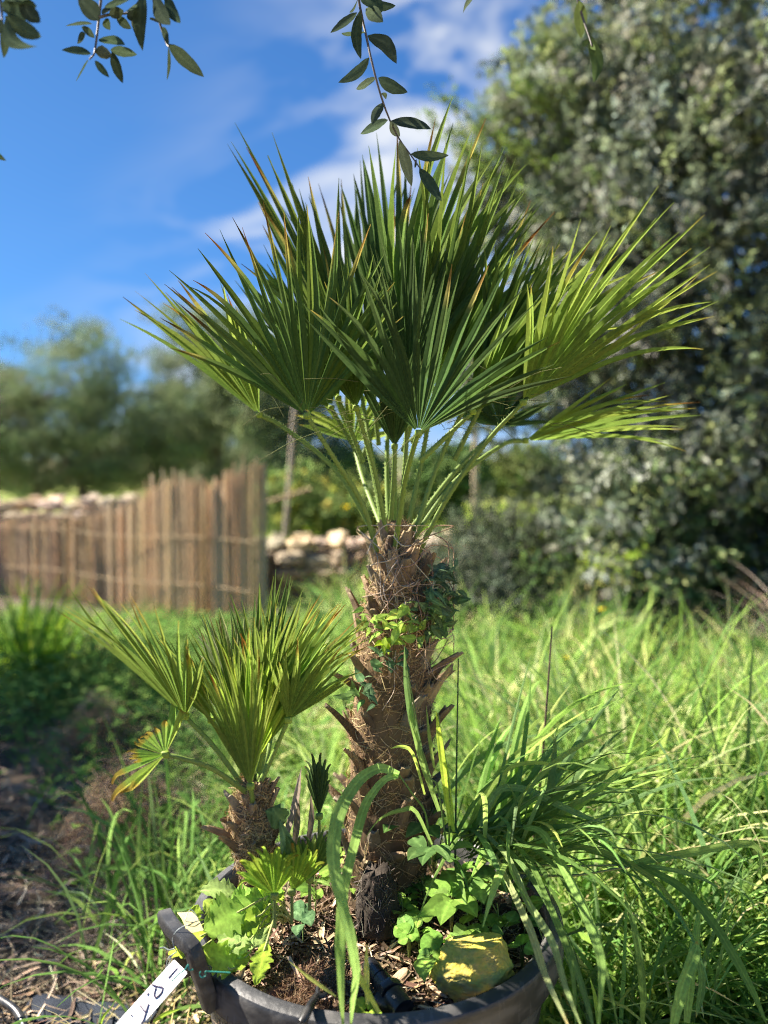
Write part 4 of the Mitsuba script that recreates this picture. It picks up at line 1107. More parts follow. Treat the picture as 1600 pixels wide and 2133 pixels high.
def build_fittings():
    rng = np.random.default_rng(61)

    def cyl(A, nm, pts, rad, sides=20, smooth=40):
        V, Fc = tube(pts, rad, sides)
        A.put(V, Fc, (0.02, 0.02, 0.02))
    nm = "drip_fitting"
    tag(nm, "black plastic drip irrigation elbow fitting in the pot behind the front rim", "pipe fitting")
    z = RIM_Z - 0.010
    a, b, c = PZ(770, 2010, z), PZ(812, 2066, z), PZ(838, 2098, z)
    A = Acc()
    cyl(A, nm, spline([a, b], 6), 0.0120)
    A.add("tube", "black_plastic", nm, smooth=40)
    A = Acc()
    u = unit(b - a)
    cyl(A, nm, spline([a + u * 0.034, a + u * 0.038], 2), 0.0134)
    cyl(A, nm, spline([a + u * 0.041, b], 4), 0.0140)
    A.add("collar", "black_plastic", nm, smooth=40)
    A = Acc()
    p0, p1 = b - u * 0.004, b + u * 0.010
    V, Fc = tube([p0, p0 + (p1 - p0) * 0.4, p1], [0.019, 0.0205, 0.019], 8)
    A.put(V, Fc, (0.02,) * 3)
    cyl(A, nm, spline([p1, p1 + u * 0.024 + [0.004, 0, -0.006]], 4), 0.0165)
    A.add("cap", "black_plastic", nm, smooth=40)
    A = Acc()
    cyl(A, nm, spline([b + [-0.018, -0.006, -0.004], b + [-0.006, -0.014, -0.008], b + [0.010, -0.020, -0.012]], 6), 0.011)
    A.add("elbow", "black_plastic", nm, smooth=40)
    nm = "drip_stake"
    tag(nm, "black forked drip stake with a thin hose hooked over the front rim", "irrigation stake")
    A = Acc()
    h = [PZ(612, 2180, RIM_Z - 0.03) , PZ(628, 2136, RIM_Z + 0.006), PZ(645, 2098, RIM_Z + 0.012), PZ(664, 2072, RIM_Z - 0.004)]
    cyl(A, nm, spline(h, 14), np.linspace(0.0065, 0.0058, 14), 10)
    A.add("hose", "black_plastic", nm, smooth=40)
    for q in ([(663, 2074), (662, 2058), (668, 2044)], [(664, 2075), (677, 2072), (690, 2055)]):
        A = Acc()
        cyl(A, nm, spline([PZ(*x, RIM_Z + 0.002) for x in q], 8), np.linspace(0.0042, 0.0016, 8), 8)
        A.add("prong", "black_plastic", nm, smooth=40)
    # twisted twine of the tags, the tags
    z = RIM_Z

    def wire(name, q, y, r, mat, label):
        V, Fc = tube(spline([P(px, py, y + (k % 2) * 0.002) for k, (px, py) in enumerate(q)], 40), r, 6)
        tag(add(name, V, Fc, mat), label, "wire")
    yb = 1.115
    tag("name_tag", "white plastic plant tag with handwritten letters hanging from the pot handle", "tag")
    A0, A1 = P(377, 2013, 1.085), P(262, 2138, 1.03)
    X = unit(A1 - A0)
    nrm = unit(np.array([-0.25, -0.62, 0.74]))
    nrm = unit(nrm - X * (nrm @ X))
    Yd = np.cross(nrm, X)
    L, W = np.linalg.norm(A1 - A0) + 0.04, 0.0305
    sec = Polygon([(0, -W / 2 + 0.0015), (0.0015, -W / 2), (L, -W / 2), (L, W / 2), (0.0015, W / 2), (0, W / 2 - 0.0015)])
    m = trimesh.creation.extrude_polygon(sec, 0.0008, engine="earcut")
    v = np.array(m.vertices)
    v = A0 + v[:, :1] * X + v[:, 1:2] * Yd + v[:, 2:] * nrm - nrm * (0.25 * v[:, :1] ** 2)
    add("plate", v, np.array(m.faces), "tag_white", None, "name_tag", smooth=False)
    # pen strokes, in the plate's own coordinates (along, across)
    strokes = [[(1235, 250), (1170, 320), (1080, 425)], [(770, 515), (880, 555), (1000, 585)], [(1000, 585), (990, 680), (895, 765), (850, 690), (858, 575)],
               [(728, 655), (712, 700)], [(770, 850), (752, 1000), (725, 1150), (690, 1190)], [(610, 870), (680, 945), (745, 995)], [(480, 1010), (462, 1035)],
               [(60, 1520), (20, 1500), (-60, 1560), (-20, 1650), (60, 1600)]]
    ua, ub = np.array([-0.66, 0.75]), np.array([0.75, 0.66])
    strokes = [[tuple(7.0e-5 * np.array([(np.array(q_) - [1290, 220]) @ ua, (np.array(q_) - [1290, 220]) @ ub])) for q_ in st] for st in strokes]
    for st in strokes:
        s = spline([(a, b, 0) for a, b in st], 12)
        pts = A0 + s[:, :1] * X + s[:, 1:2] * Yd + nrm * (0.0011 - 0.25 * s[:, :1] ** 2)
        V, Fc = tube(pts, 0.0010, 6)
        add("handwriting", V, Fc, "ink", None, "name_tag")
    yk = "yellow_tag"
    tag(yk, "small yellow card tag pierced by a loop of wire on the pot handle", "tag")
    q = [P(369, 1901, 1.16), P(399, 1899, 1.17), P(424, 1938, 1.13), P(391, 1946, 1.12)]
    nrm = unit(np.cross(q[1] - q[0], q[3] - q[0]))
    nrm = nrm if nrm[2] > 0 else -nrm
    g = np.linspace(0, 1, 6)
    G = np.array([[(q[0] * (1 - a) + q[1] * a) * (1 - b) + (q[3] * (1 - a) + q[2] * a) * b + nrm * 0.004 * math.sin(3.1 * b) for a in g] for b in g]).reshape(-1, 3)
    i, j = np.meshgrid(np.arange(5), np.arange(5), indexing="ij")
    aa = (i * 6 + j).ravel()
    qq = np.stack([aa, aa + 1, aa + 7, aa + 6], 1)
    ft = np.vstack([qq[:, [0, 1, 2]], qq[:, [0, 2, 3]]])
    add("card", np.vstack([G, G - nrm * 0.0006]), np.vstack([ft, ft[:, ::-1] + 36]), "tag_yellow", None, yk, smooth=False)
    c = (q[0] + q[1] + q[2] + q[3]) / 4 + nrm * 0.007
    ex, ey = unit(q[1] - q[0]), unit(q[3] - q[0])
    loop = [c + ex * -0.011 + ey * 0.006, c + ex * -0.004 + ey * -0.004 + nrm * 0.006, c + ex * 0.001 + ey * -0.006 + nrm * 0.008, c + ex * 0.007 + ey * 0.004 + nrm * 0.004, c + ex * 0.008 + ey * 0.008, c + ex * -0.002 + ey * 0.010, c + ex * -0.011 + ey * 0.006]
    V, Fc = tube(spline(loop, 36), 0.0006, 6)
    add("wire_loop", V, Fc, "wire_grey", None, yk)
    wire("tie_wire", [(392, 1926), (378, 1932), (366, 1942), (360, 1955), (362, 1970), (368, 1982), (360, 1988), (350, 1998), (346, 2018)], 1.118, 0.0008, "wire_grey", "grey twisted wire wound round the pot handle below the yellow tag")
    wire("tie_wire", [(346, 2019), (352, 2008), (356, 2000), (354, 1990)], 1.11, 0.0008, "wire_grey", "short loose end of grey wire beside the upper end of the white tag")
    wire("tie_wire", [(333, 1975), (342, 1974), (352, 1979), (364, 1976)], 1.11, 0.0010, "wire_grey", "pale curled end of wire sticking out left of the handle")
    wire("twine", [(358, 2044), (372, 2030), (386, 2019), (392, 2010), (394, 2020), (403, 2020)], 1.062, 0.0010, "wire_green", "blue-green twine through the hole of the white tag")
    wire("twine", [(418, 2024), (416, 2030), (421, 2036), (429, 2032), (428, 2024), (440, 2024), (480, 2026)], 1.056, 0.0009, "wire_green", "blue-green twine curling off the handle's near leg")


def build_stump():
    rng = np.random.default_rng(62)
    nm = "palm_stump"
    tag(nm, "dark weathered cut palm stump, colour darkened further for shade, in front of the tall trunk", "stump")
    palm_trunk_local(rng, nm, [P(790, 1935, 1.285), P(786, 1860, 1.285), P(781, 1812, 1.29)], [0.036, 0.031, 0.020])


def palm_trunk_local(rng, nm, pts, radii):
    ax = spline(pts, 24)
    rad = np.interp(np.linspace(0, 1, 24), np.linspace(0, 1, len(radii)), radii)
    V, Fc = tube(ax, rad, 40)
    n = 24 * 40
    o = V[:n].reshape(24, 40, 3) - ax[:, None]
    f = meshkit.fbm(V[:n] * [130, 130, 25], 4, 3).reshape(24, 40, 1) - 0.5
    V[:n] = (ax[:, None] + o * (1 + 0.6 * f)).reshape(-1, 3)
    V[n - 40:n, 2] += (meshkit.fbm(V[n - 40:n] * [150, 150, 0], 3, 4) - 0.5) * 0.03
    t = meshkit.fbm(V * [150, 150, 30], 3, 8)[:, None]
    add("wood", V, Fc, "bark", np.array([0.012, 0.010, 0.008]) * (1 - t) + np.array([0.07, 0.055, 0.042]) * t, nm)  # old dark wood, with the surrounding shadow also put into its colour
    M = 500
    k = rng.integers(2, 23, M)
    g = rng.uniform(0, 2 * np.pi, M)
    d = np.stack([np.cos(g), np.sin(g), 0 * g], -1)
    b = ax[k] + d * (rad[k] * rng.uniform(0.95, 1.12, M))[:, None]
    L = rng.uniform(0.008, 0.03, M)
    dd = unit(d * 0.3 + rng.normal(size=(M, 3)) * [0.3, 0.3, 0.9])
    C = b[:, None] + dd[:, None] * (L[:, None] * np.linspace(-0.5, 0.5, 4))[..., None]
    V, Fc, Cc = flat_strips(C, np.broadcast_to(unit(np.cross(dd, d))[:, None], C.shape), 0.0004, vary(rng, [(0.10, 0.08, 0.06), (0.05, 0.04, 0.03), (0.22, 0.18, 0.15)], M, 0.3))
    tag(add("fibre", V, Fc, "fibre_mat", Cc, nm, smooth=False), kind="stuff")

# ------------------------------------------------------------------ hanging twigs at the top
def build_branches():
    rng = np.random.default_rng(70)

    def branch(nm_label, depth, stems, leaves, cols):
        nm = key_for("hanging_branch")
        tag(nm, nm_label, "branch", "leafy twigs hanging into the top of the view")
        A = Acc()
        for s in stems:
            n = len(s)
            pts = spline([P(px, py, depth + 0.01 * math.sin(k)) for k, (px, py) in enumerate(s)], 24)
            V, Fc = tube(pts, np.linspace(0.0022, 0.0010, 24), 7)
            A.put(V, Fc, (0.13, 0.11, 0.09))
        A.add("twig", "stem_mat", nm)
        for (a, b, w) in leaves:
            dz = rng.normal() * 0.022
            A0, B0 = P(*a, depth), P(*b, depth + dz)
            face = unit([rng.normal() * 0.35, -0.9 * rng.choice([-1, 1]), 0.25 + rng.normal() * 0.3])
            L = np.linalg.norm(B0 - A0)
            V, Fc, C = hero_leaf(rng, A0, B0, w / F_PX * depth * 1.15, face, vary(rng, cols, 1, 0.15)[0], "oval", bow=rng.uniform(-0.05, 0.07), fold=0.16, rows=11, teeth=0.05, wave=0.012, vein=0.35)
            add("leaf", V, Fc, "leaf_glossy", C, nm)
    dk = [(0.050, 0.070, 0.038), (0.042, 0.060, 0.034), (0.065, 0.082, 0.05)]
    branch("hanging twig with small oval leaves at the top left, nearest the corner", 1.02, [[(-8, -60), (0, -10), (4, 30), (6, 62)]],
           [((2, 8), (78, 14), 44), ((40, 10), (85, 47), 26), ((10, 34), (90, 80), 28), ((12, 38), (80, 104), 28), ((4, 62), (8, 121), 15), ((0, -10), (72, -2), 34), ((2, 40), (-20, 70), 22), ((4, 20), (40, 36), 24)], dk)
    branch("wide leafy twig with two drooping stems left of the centre of the top edge", 1.10,
           [[(212, -60), (211, -10), (206, 40), (200, 90), (196, 112), (186, 124)], [(318, -60), (320, 0), (332, 45), (346, 88), (352, 98)], [(206, 36), (232, 30), (262, 28), (300, 18)]],
           [((206, 43), (163, -6), 40), ((192, 50), (136, 53), 14), ((170, 56), (198, 78), 15), ((178, 70), (162, 91), 17), ((206, 82), (260, 93), 24), ((230, 104), (286, 114), 17), ((190, 112), (129, 106), 26), ((199, 110), (233, 115), 22),
            ((184, 126), (159, 169), 22), ((198, 126), (228, 162), 12), ((233, 108), (257, 174), 18), ((213, 30), (231, 12), 12), ((218, 14), (272, -2), 16), ((228, 32), (258, 22), 20), ((242, 36), (273, 60), 18), ((221, 38), (229, 62), 15),
            ((300, -10), (294, 102), 27), ((322, -8), (356, 54), 26), ((346, -14), (377, 54), 20), ((274, 40), (288, 86), 13), ((338, 56), (350, 94), 13), ((351, 92), (426, 159), 27), ((351, 98), (348, 168), 6), ((264, 36), (296, 34), 24), ((312, 40), (336, 48), 17), ((282, 8), (262, 26), 20)], dk)
    branch("long single twig hanging at the top centre with paired leaves down to the palm tips", 1.22,
           [[(742, -60), (746, -10), (755, 40), (763, 75), (772, 118), (785, 170), (797, 210), (812, 250), (832, 290), (855, 322), (876, 352)]],
           [((744, 26), (689, 70), 19), ((760, 68), (712, 70), 21), ((750, 22), (752, 123), 20), ((766, 74), (826, 132), 26), ((769, 120), (706, 174), 21), ((783, 164), (741, 184), 22), ((788, 162), (848, 194), 28), ((797, 214), (775, 258), 17),
            ((808, 250), (750, 278), 22), ((814, 252), (898, 270), 29), ((812, 254), (833, 284), 17), ((832, 294), (857, 388), 22), ((856, 321), (935, 322), 21), ((874, 350), (920, 421), 21), ((756, -4), (796, 24), 40), ((768, 10), (824, 14), 18), ((762, 18), (796, 44), 24),
            ((745, 0), (729, 26), 8), ((868, 332), (864, 350), 8), ((795, 194), (804, 206), 8)], dk)
    branch("twig with one sunlit yellow-green leaf hanging at the top right before the evergreen tree", 1.15, [[(1196, -60), (1202, -8), (1215, 40), (1226, 72), (1233, 96)]],
           [((1206, 2), (1211, 80), 24), ((1226, 70), (1236, 176), 22), ((1224, 82), (1214, 98), 9), ((1230, 90), (1240, 104), 8), ((1222, 60), (1232, 74), 9)], [(0.085, 0.12, 0.03), (0.07, 0.10, 0.03)])  # greener than the other twigs: sunlight painted into these leaves
    branch("single leaf tip showing at the top edge right of the centre twig", 1.15, [[(1030, -60), (1005, -22), (992, -10)]], [((990, -8), (962, 27), 15)], dk)
    branch("lone leaf tip at the left edge high in the blue sky", 1.05, [[(-60, 290), (-30, 306)]], [((-32, 306), (12, 334), 14)], dk)


# ------------------------------------------------------------------ weeds in the pot and on the trunk
def build_pot_weeds():
    rng = np.random.default_rng(80)

    def lf(nm, a, b, w, col, kind="ovate", face=(0, -0.35, 0.9), teeth=0.03, za=None, zb=None, ya=None, yb=None, rows=12, **k):
        A = PZ(*a, za) if ya is None else P(*a, ya)
        B = PZ(*b, zb) if yb is None else P(*b, yb)
        f = unit(np.asarray(face) + rng.normal(size=3) * 0.22)
        dist = (np.linalg.norm(A - CAM) + np.linalg.norm(B - CAM)) / 2
        V, Fc, C = hero_leaf(rng, A, B, w / F_PX * dist * 1.12, f, col, kind, rows=rows, teeth=teeth, **k)
        add("leaf", V, Fc, "leaf_soft", C, nm)
        return A, B

    z = RIM_Z
    nm = "sow_thistle"
    tag(nm, "bright rosette weed with crinkled jagged leaves at the left side of the pot", "weed")
    lime = [(0.27, 0.38, 0.055), (0.23, 0.34, 0.05), (0.29, 0.38, 0.08)]
    root = PZ(594, 1912, z - 0.02)
    S = Acc()
    for (a, b, w, za, zb, kd, dark) in [((496, 1858), (417, 1851), 40, 0.055, 0.07, "oval", 2), ((512, 1892), (421, 1938), 66, 0.06, 0.035, "oval", 1), ((498, 1876), (521, 1818), 26, 0.05, 0.09, "lance", 1), ((548, 1872), (480, 1880), 64, 0.05, 0.06, "oval", 1),
                                     ((508, 1935), (448, 1986), 56, 0.035, 0.02, "oval", 2), ((490, 2016), (402, 1974), 46, 0.005, 0.035, "ovate", 0), ((528, 1950), (482, 2000), 36, 0.03, 0.01, "lance", 2), ((556, 1962), (530, 2052), 32, 0.035, -0.005, "lance", 0),
                                     ((512, 1942), (556, 1976), 40, 0.03, 0.02, "oval", 2), ((404, 1935), (412, 1884), 32, 0.03, 0.06, "lance", 0), ((396, 1992), (352, 1975), 30, 0.02, 0.012, "oval", 0), ((430, 1945), (382, 1962), 30, 0.03, 0.02, "oval", 0),
                                     ((560, 1845), (520, 1852), 40, 0.06, 0.05, "oval", 0), ((570, 1890), (540, 1850), 34, 0.03, 0.06, "oval", 0), ((560, 1925), (520, 1900), 40, 0.02, 0.04, "oval", 0), ((574, 1920), (556, 1965), 22, 0.01, 0.01, "lance", 0), ((470, 1890), (430, 1895), 30, 0.045, 0.05, "oval", 0), ((545, 1905), (470, 1925), 50, 0.045, 0.04, "oval", 0), ((520, 1985), (470, 2025), 34, 0.015, 0.0, "oval", 0), ((500, 1965), (455, 1955), 36, 0.03, 0.03, "oval", 2), ((560, 1880), (590, 1850), 30, 0.04, 0.05, "lance", 0), ((480, 1985), (440, 2010), 34, 0.015, 0.01, "oval", 0), ((585, 1870), (560, 1830), 24, 0.04, 0.07, "lance", 1), ((455, 1905), (425, 1875), 30, 0.05, 0.07, "oval", 0)]:
        col = vary(rng, [lime, [(0.16, 0.27, 0.05), (0.18, 0.29, 0.055)], [(0.26, 0.36, 0.12), (0.24, 0.34, 0.10)]][dark], 1, 0.08)[0]
        A_, B_ = lf(nm, a, b, w, col, kd, za=z + za, zb=z + zb, teeth=0.30, wave=0.055, rows=22, bow=0.08)
        V, Fc = tube(spline([root + rng.normal(size=3) * 0.004, (root + A_) / 2 + [0, 0, 0.022], A_, A_ + (B_ - A_) * 0.3], 10), np.linspace(0.0024, 0.0012, 10), 6)
        S.put(V, Fc, (0.34, 0.38, 0.12))
    S.add("leaf_stalk", "stem_mat", nm)

    nm = "grey_weed"
    tag(nm, "small blue-green lobed weed on the dark soil between thistle and long grass blades", "weed")
    S = Acc()
    r0 = PZ(632, 1960, z - 0.01)
    for (a, b, w) in [((628, 1905), (618, 1872), 24), ((630, 1918), (606, 1900), 22), ((632, 1920), (652, 1890), 22), ((632, 1925), (622, 1948), 22), ((632, 1912), (648, 1925), 26), ((634, 1905), (640, 1878), 18)]:
        A_, B_ = lf(nm, a, b, w, vary(rng, [(0.09, 0.17, 0.07)], 1, 0.12)[0], "oval", za=z + 0.03, zb=z + 0.035)
        V, Fc = tube(spline([r0, A_], 5), 0.001, 5)
        S.put(V, Fc, (0.12, 0.18, 0.06))
    S.add("stem", "stem_mat", nm)

    nm = "tall_leaf_weed"
    tag(nm, "weed with broad smooth dark leaves in front of the small palm trunk", "weed")
    S = Acc()
    pts = [P(618, 1790, 1.12), P(592, 1725, 1.11), P(575, 1695, 1.105)]
    V, Fc = tube(spline(pts, 8), 0.0016, 6)
    S.put(V, Fc, (0.10, 0.16, 0.05))
    for (a, b, w, c) in [((582, 1708), (556, 1690), 44, (0.07, 0.12, 0.04)), ((592, 1712), (570, 1684), 40, (0.09, 0.15, 0.05)), ((600, 1780), (586, 1710), 26, (0.10, 0.17, 0.07)), ((612, 1792), (598, 1742), 26, (0.06, 0.11, 0.035))]:
        lf(nm, a, b, w, c, "ovate", ya=1.115, yb=1.10, face=(0.2, -0.7, 0.6))
    S.add("stem", "stem_mat", nm)

    groups = [  # shaded weeds get darker leaf colours than the sunlit ones, shade painted in
        ("leafy weed with broad sunlit leaves above the yellow stone", (940, 1935), 0.085, [((936, 1866), (922, 1806), 42), ((934, 1866), (884, 1832), 38), ((941, 1868), (960, 1838), 28), ((938, 1871), (869, 1908), 38), ((942, 1874), (918, 1924), 42), ((947, 1873), (994, 1908), 46), ((936, 1864), (896, 1866), 28),
                                                                  ((944, 1868), (985, 1855), 26), ((938, 1880), (905, 1885), 26)], [(0.15, 0.25, 0.05), (0.13, 0.23, 0.045), (0.17, 0.27, 0.06)]),
        ("small leafy weed left of the yellow stone, by the dark stump", (853, 1985), 0.05, [((852, 1945), (834, 1899), 28), ((850, 1945), (821, 1928), 32), ((854, 1946), (858, 1962), 26), ((856, 1938), (874, 1958), 22), ((856, 1930), (879, 1910), 20), ((850, 1955), (828, 1962), 20), ((846, 1940), (830, 1958), 26)], [(0.15, 0.26, 0.05), (0.12, 0.22, 0.045)]),
        ("short weed with round leaves touching the left side of the yellow stone", (896, 2030), 0.045, [((897, 1988), (894, 1930), 38), ((895, 1990), (868, 1996), 28), ((901, 1990), (934, 1992), 36), ((896, 1994), (884, 2042), 36), ((892, 1990), (874, 1975), 20)], [(0.14, 0.25, 0.05), (0.10, 0.19, 0.04)]),
        ("leafy weed farthest right in the pot, half under the drooping grass", (1015, 1905), 0.10, [((1014, 1836), (984, 1818), 32), ((1013, 1840), (1008, 1880), 40), ((1020, 1836), (1070, 1826), 28), ((1012, 1833), (1000, 1800), 34), ((1018, 1832), (1035, 1805), 26), ((1010, 1840), (975, 1852), 28)], [(0.13, 0.23, 0.05), (0.16, 0.25, 0.06)]),
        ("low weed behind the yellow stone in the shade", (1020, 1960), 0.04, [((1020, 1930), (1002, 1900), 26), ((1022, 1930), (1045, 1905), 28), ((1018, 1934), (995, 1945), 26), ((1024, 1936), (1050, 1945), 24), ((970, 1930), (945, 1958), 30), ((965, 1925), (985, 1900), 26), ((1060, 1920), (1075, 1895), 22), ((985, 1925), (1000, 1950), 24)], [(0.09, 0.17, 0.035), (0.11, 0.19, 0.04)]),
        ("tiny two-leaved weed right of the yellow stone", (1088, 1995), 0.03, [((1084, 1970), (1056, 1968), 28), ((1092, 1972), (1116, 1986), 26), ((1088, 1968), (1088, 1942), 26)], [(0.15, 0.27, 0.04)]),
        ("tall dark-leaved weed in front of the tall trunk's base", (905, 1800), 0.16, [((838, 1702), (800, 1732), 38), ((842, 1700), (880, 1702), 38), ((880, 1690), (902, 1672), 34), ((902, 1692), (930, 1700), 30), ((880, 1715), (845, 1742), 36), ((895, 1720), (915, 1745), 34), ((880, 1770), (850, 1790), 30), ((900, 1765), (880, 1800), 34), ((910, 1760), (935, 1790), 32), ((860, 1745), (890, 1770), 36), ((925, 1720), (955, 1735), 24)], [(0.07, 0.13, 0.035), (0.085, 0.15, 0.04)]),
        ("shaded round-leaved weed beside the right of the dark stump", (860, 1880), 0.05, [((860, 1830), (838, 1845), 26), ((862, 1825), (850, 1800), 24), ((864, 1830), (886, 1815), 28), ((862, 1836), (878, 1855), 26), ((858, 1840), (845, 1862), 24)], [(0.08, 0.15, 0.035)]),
    ]
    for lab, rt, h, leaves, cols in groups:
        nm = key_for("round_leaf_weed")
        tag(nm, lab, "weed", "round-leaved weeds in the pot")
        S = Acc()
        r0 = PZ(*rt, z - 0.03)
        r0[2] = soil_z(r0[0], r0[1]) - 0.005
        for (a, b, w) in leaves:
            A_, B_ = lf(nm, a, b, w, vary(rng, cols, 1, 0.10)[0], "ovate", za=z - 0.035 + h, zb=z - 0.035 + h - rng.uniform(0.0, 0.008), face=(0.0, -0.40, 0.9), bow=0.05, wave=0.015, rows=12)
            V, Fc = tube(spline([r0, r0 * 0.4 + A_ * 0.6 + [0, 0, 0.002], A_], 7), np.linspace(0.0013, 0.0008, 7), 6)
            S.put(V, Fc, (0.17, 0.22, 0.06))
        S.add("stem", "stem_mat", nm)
    spots = [((880, 1850), "right of the dark stump's foot"), ((955, 1795), "between the tall trunk and the drooping grass"), ((1045, 1765), "under the roots of the drooping grass"), ((1000, 1855), "just left of the weed farthest right in the pot"), ((1065, 1850), "right behind the weed farthest right in the pot"),
             ((1090, 1905), "against the right wall of the pot"), ((845, 1835), "touching the right side of the dark stump"), ((960, 1960), "close behind the yellow stone's left end"), ((1035, 1905), "close behind the yellow stone's right end"), ((920, 1760), "in deep shade at the right foot of the tall trunk"), ((735, 1840), "just left of the dark stump"), ((835, 1890), "low in front of the dark stump's right side"), ((700, 1800), "between the small trunk and the long arching blades"), ((655, 1860), "in front of the dark clipped sucker"), ((870, 1930), "between the dark stump and the yellow stone")]
    for (px, py), where in spots:
        nm = key_for("thicket_weed")
        tag(nm, "small round-leaved weed " + where, "weed", "small weeds of the green thicket in the pot")
        h = rng.uniform(0.05, 0.10)
        r0 = PZ(px, py + 60, z - 0.04)
        S = Acc()
        for m in range(9):
            lv = rng.uniform(0.35, 1.0)
            g = m * 2.4 + rng.normal() * 0.3
            A_ = r0 + np.array([0.008 * math.cos(g), 0.008 * math.sin(g), h * lv])
            L = rng.uniform(0.018, 0.032)
            B_ = A_ + L * unit([math.cos(g), math.sin(g), rng.uniform(-0.1, 0.5)])
            V, Fc, C = hero_leaf(rng, A_, B_, L * rng.uniform(0.62, 0.85), unit([rng.normal() * 0.2, -0.2 + rng.normal() * 0.2, 1]), vary(rng, [(0.13, 0.22, 0.045), (0.10, 0.18, 0.04), (0.16, 0.26, 0.05)], 1, 0.15)[0], "ovate", bow=0.06, wave=0.015, rows=9)
            add("leaf", V, Fc, "leaf_soft", C, nm)
            V, Fc = tube(spline([r0 + [0, 0, h * lv * 0.8], A_], 3), 0.0007, 5)
            S.put(V, Fc, (0.17, 0.23, 0.06))
        V, Fc = tube(spline([r0 - [0, 0, 0.01], r0 + [0.003, 0, h * 0.5], r0 + [0, 0, h]], 6), 0.0012, 6)
        S.put(V, Fc, (0.17, 0.22, 0.06))
        S.add("stem", "stem_mat", nm)
    nm = "seedling"
    tag(nm, "tiny seedling with rounded lime leaves at the front rim beside the long blades", "weed")
    for (a, b, w) in [((762, 2102), (734, 2086), 26), ((764, 2108), (748, 2130), 14), ((770, 2106), (800, 2122), 14), ((766, 2104), (775, 2080), 12)]:
        lf(nm, a, b, w, (0.22, 0.32, 0.03), "oval", za=z - 0.02, zb=z - 0.012)


def build_vine():
    rng = np.random.default_rng(81)
    nm = "trunk_vine"
    tag(nm, "weedy vine with dry tendrils and green leaves wound round the tall palm trunk", "vine")
    ya = 1.315

    def onto(px, py, out=0.0):
        cx = np.interp(py, [1100, 1200, 1300, 1500, 1700], [826, 832, 826, 816, 812])
        R = np.interp(py, [1100, 1200, 1300, 1500, 1700], [0.035, 0.06, 0.072, 0.08, 0.084]) + 0.018 + out
        dx = np.clip((px - cx) / F_PX * 1.4, -R * 0.98, R * 0.98)
        return P(px, py, 1.40 - math.sqrt(R * R - dx * dx))
    S = Acc()
    for k in range(72):
        x, y = rng.uniform(765, 935), rng.uniform(1110, 1420)
        pts = [(x, y)]
        a = rng.uniform(-0.5, 0.9) if k % 3 else rng.uniform(1.2, 1.9)
        for _ in range(4):
            a += rng.normal() * 0.45
            s = rng.uniform(15, 42)
            x, y = np.clip(x + s * math.cos(a), 745, 945), y - s * math.sin(a) * (1 if k % 2 else -1)
            pts.append((x, np.clip(y, 1095, 1480)))
        V, Fc = tube(spline([onto(px, py, rng.uniform(0.0, 0.012)) for px, py in pts], 16), rng.uniform(0.0005, 0.0011), 5)
        S.put(V, Fc, vary(rng, [(0.38, 0.26, 0.17), (0.27, 0.17, 0.11), (0.48, 0.38, 0.27)], 1, 0.15)[0])
    tag(S.add("tendrils", "fibre_mat", nm), kind="stuff")
    clusters = [((772, 1302), 22, 9, (0.16, 0.25, 0.05)), ((832, 1300), 24, 10, (0.24, 0.34, 0.06)), ((922, 1245), 28, 26, (0.09, 0.14, 0.065)), ((912, 1295), 28, 22, (0.11, 0.17, 0.06)), ((930, 1195), 20, 14, (0.09, 0.13, 0.07)), ((890, 1265), 20, 8, (0.13, 0.19, 0.06)),
                ((785, 1375), 16, 4, (0.10, 0.17, 0.07)), ((770, 1440), 26, 8, (0.10, 0.17, 0.08)), ((835, 1380), 22, 5, (0.06, 0.11, 0.05)), ((870, 1310), 20, 6, (0.20, 0.28, 0.06)), ((745, 1445), 22, 5, (0.12, 0.2, 0.06)), ((800, 1330), 14, 4, (0.26, 0.36, 0.03))]
    for (c, r, n, col) in clusters:
        for _ in range(int(n * 1.7)):
            px, py = np.array(c) + rng.normal(size=2) * r * 0.6
            a = onto(px, py, rng.uniform(0.0, 0.02))
            d = unit(rng.normal(size=3) * [1, 0.5, 0.8] + [0, -0.3, -0.15])
            L = rng.uniform(0.014, 0.034)
            V, Fc, C = hero_leaf(rng, a, a + d * L, L * rng.uniform(0.35, 0.62), unit(rng.normal(size=3) * 0.5 + [-0.2, -0.6, 0.6]), vary(rng, [col], 1, 0.18)[0], "ovate", rows=7)
            add("leaf", V, Fc, "leaf_soft", C, nm)


# ------------------------------------------------------------------ grass
LUSH = [(0.095, 0.170, 0.040), (0.075, 0.140, 0.036), (0.120, 0.200, 0.045), (0.105, 0.170, 0.060)]
LIGHT = [(0.19, 0.275, 0.065), (0.24, 0.32, 0.09), (0.145, 0.235, 0.05), (0.30, 0.345, 0.14), (0.38, 0.35, 0.18), (0.12, 0.20, 0.045)]


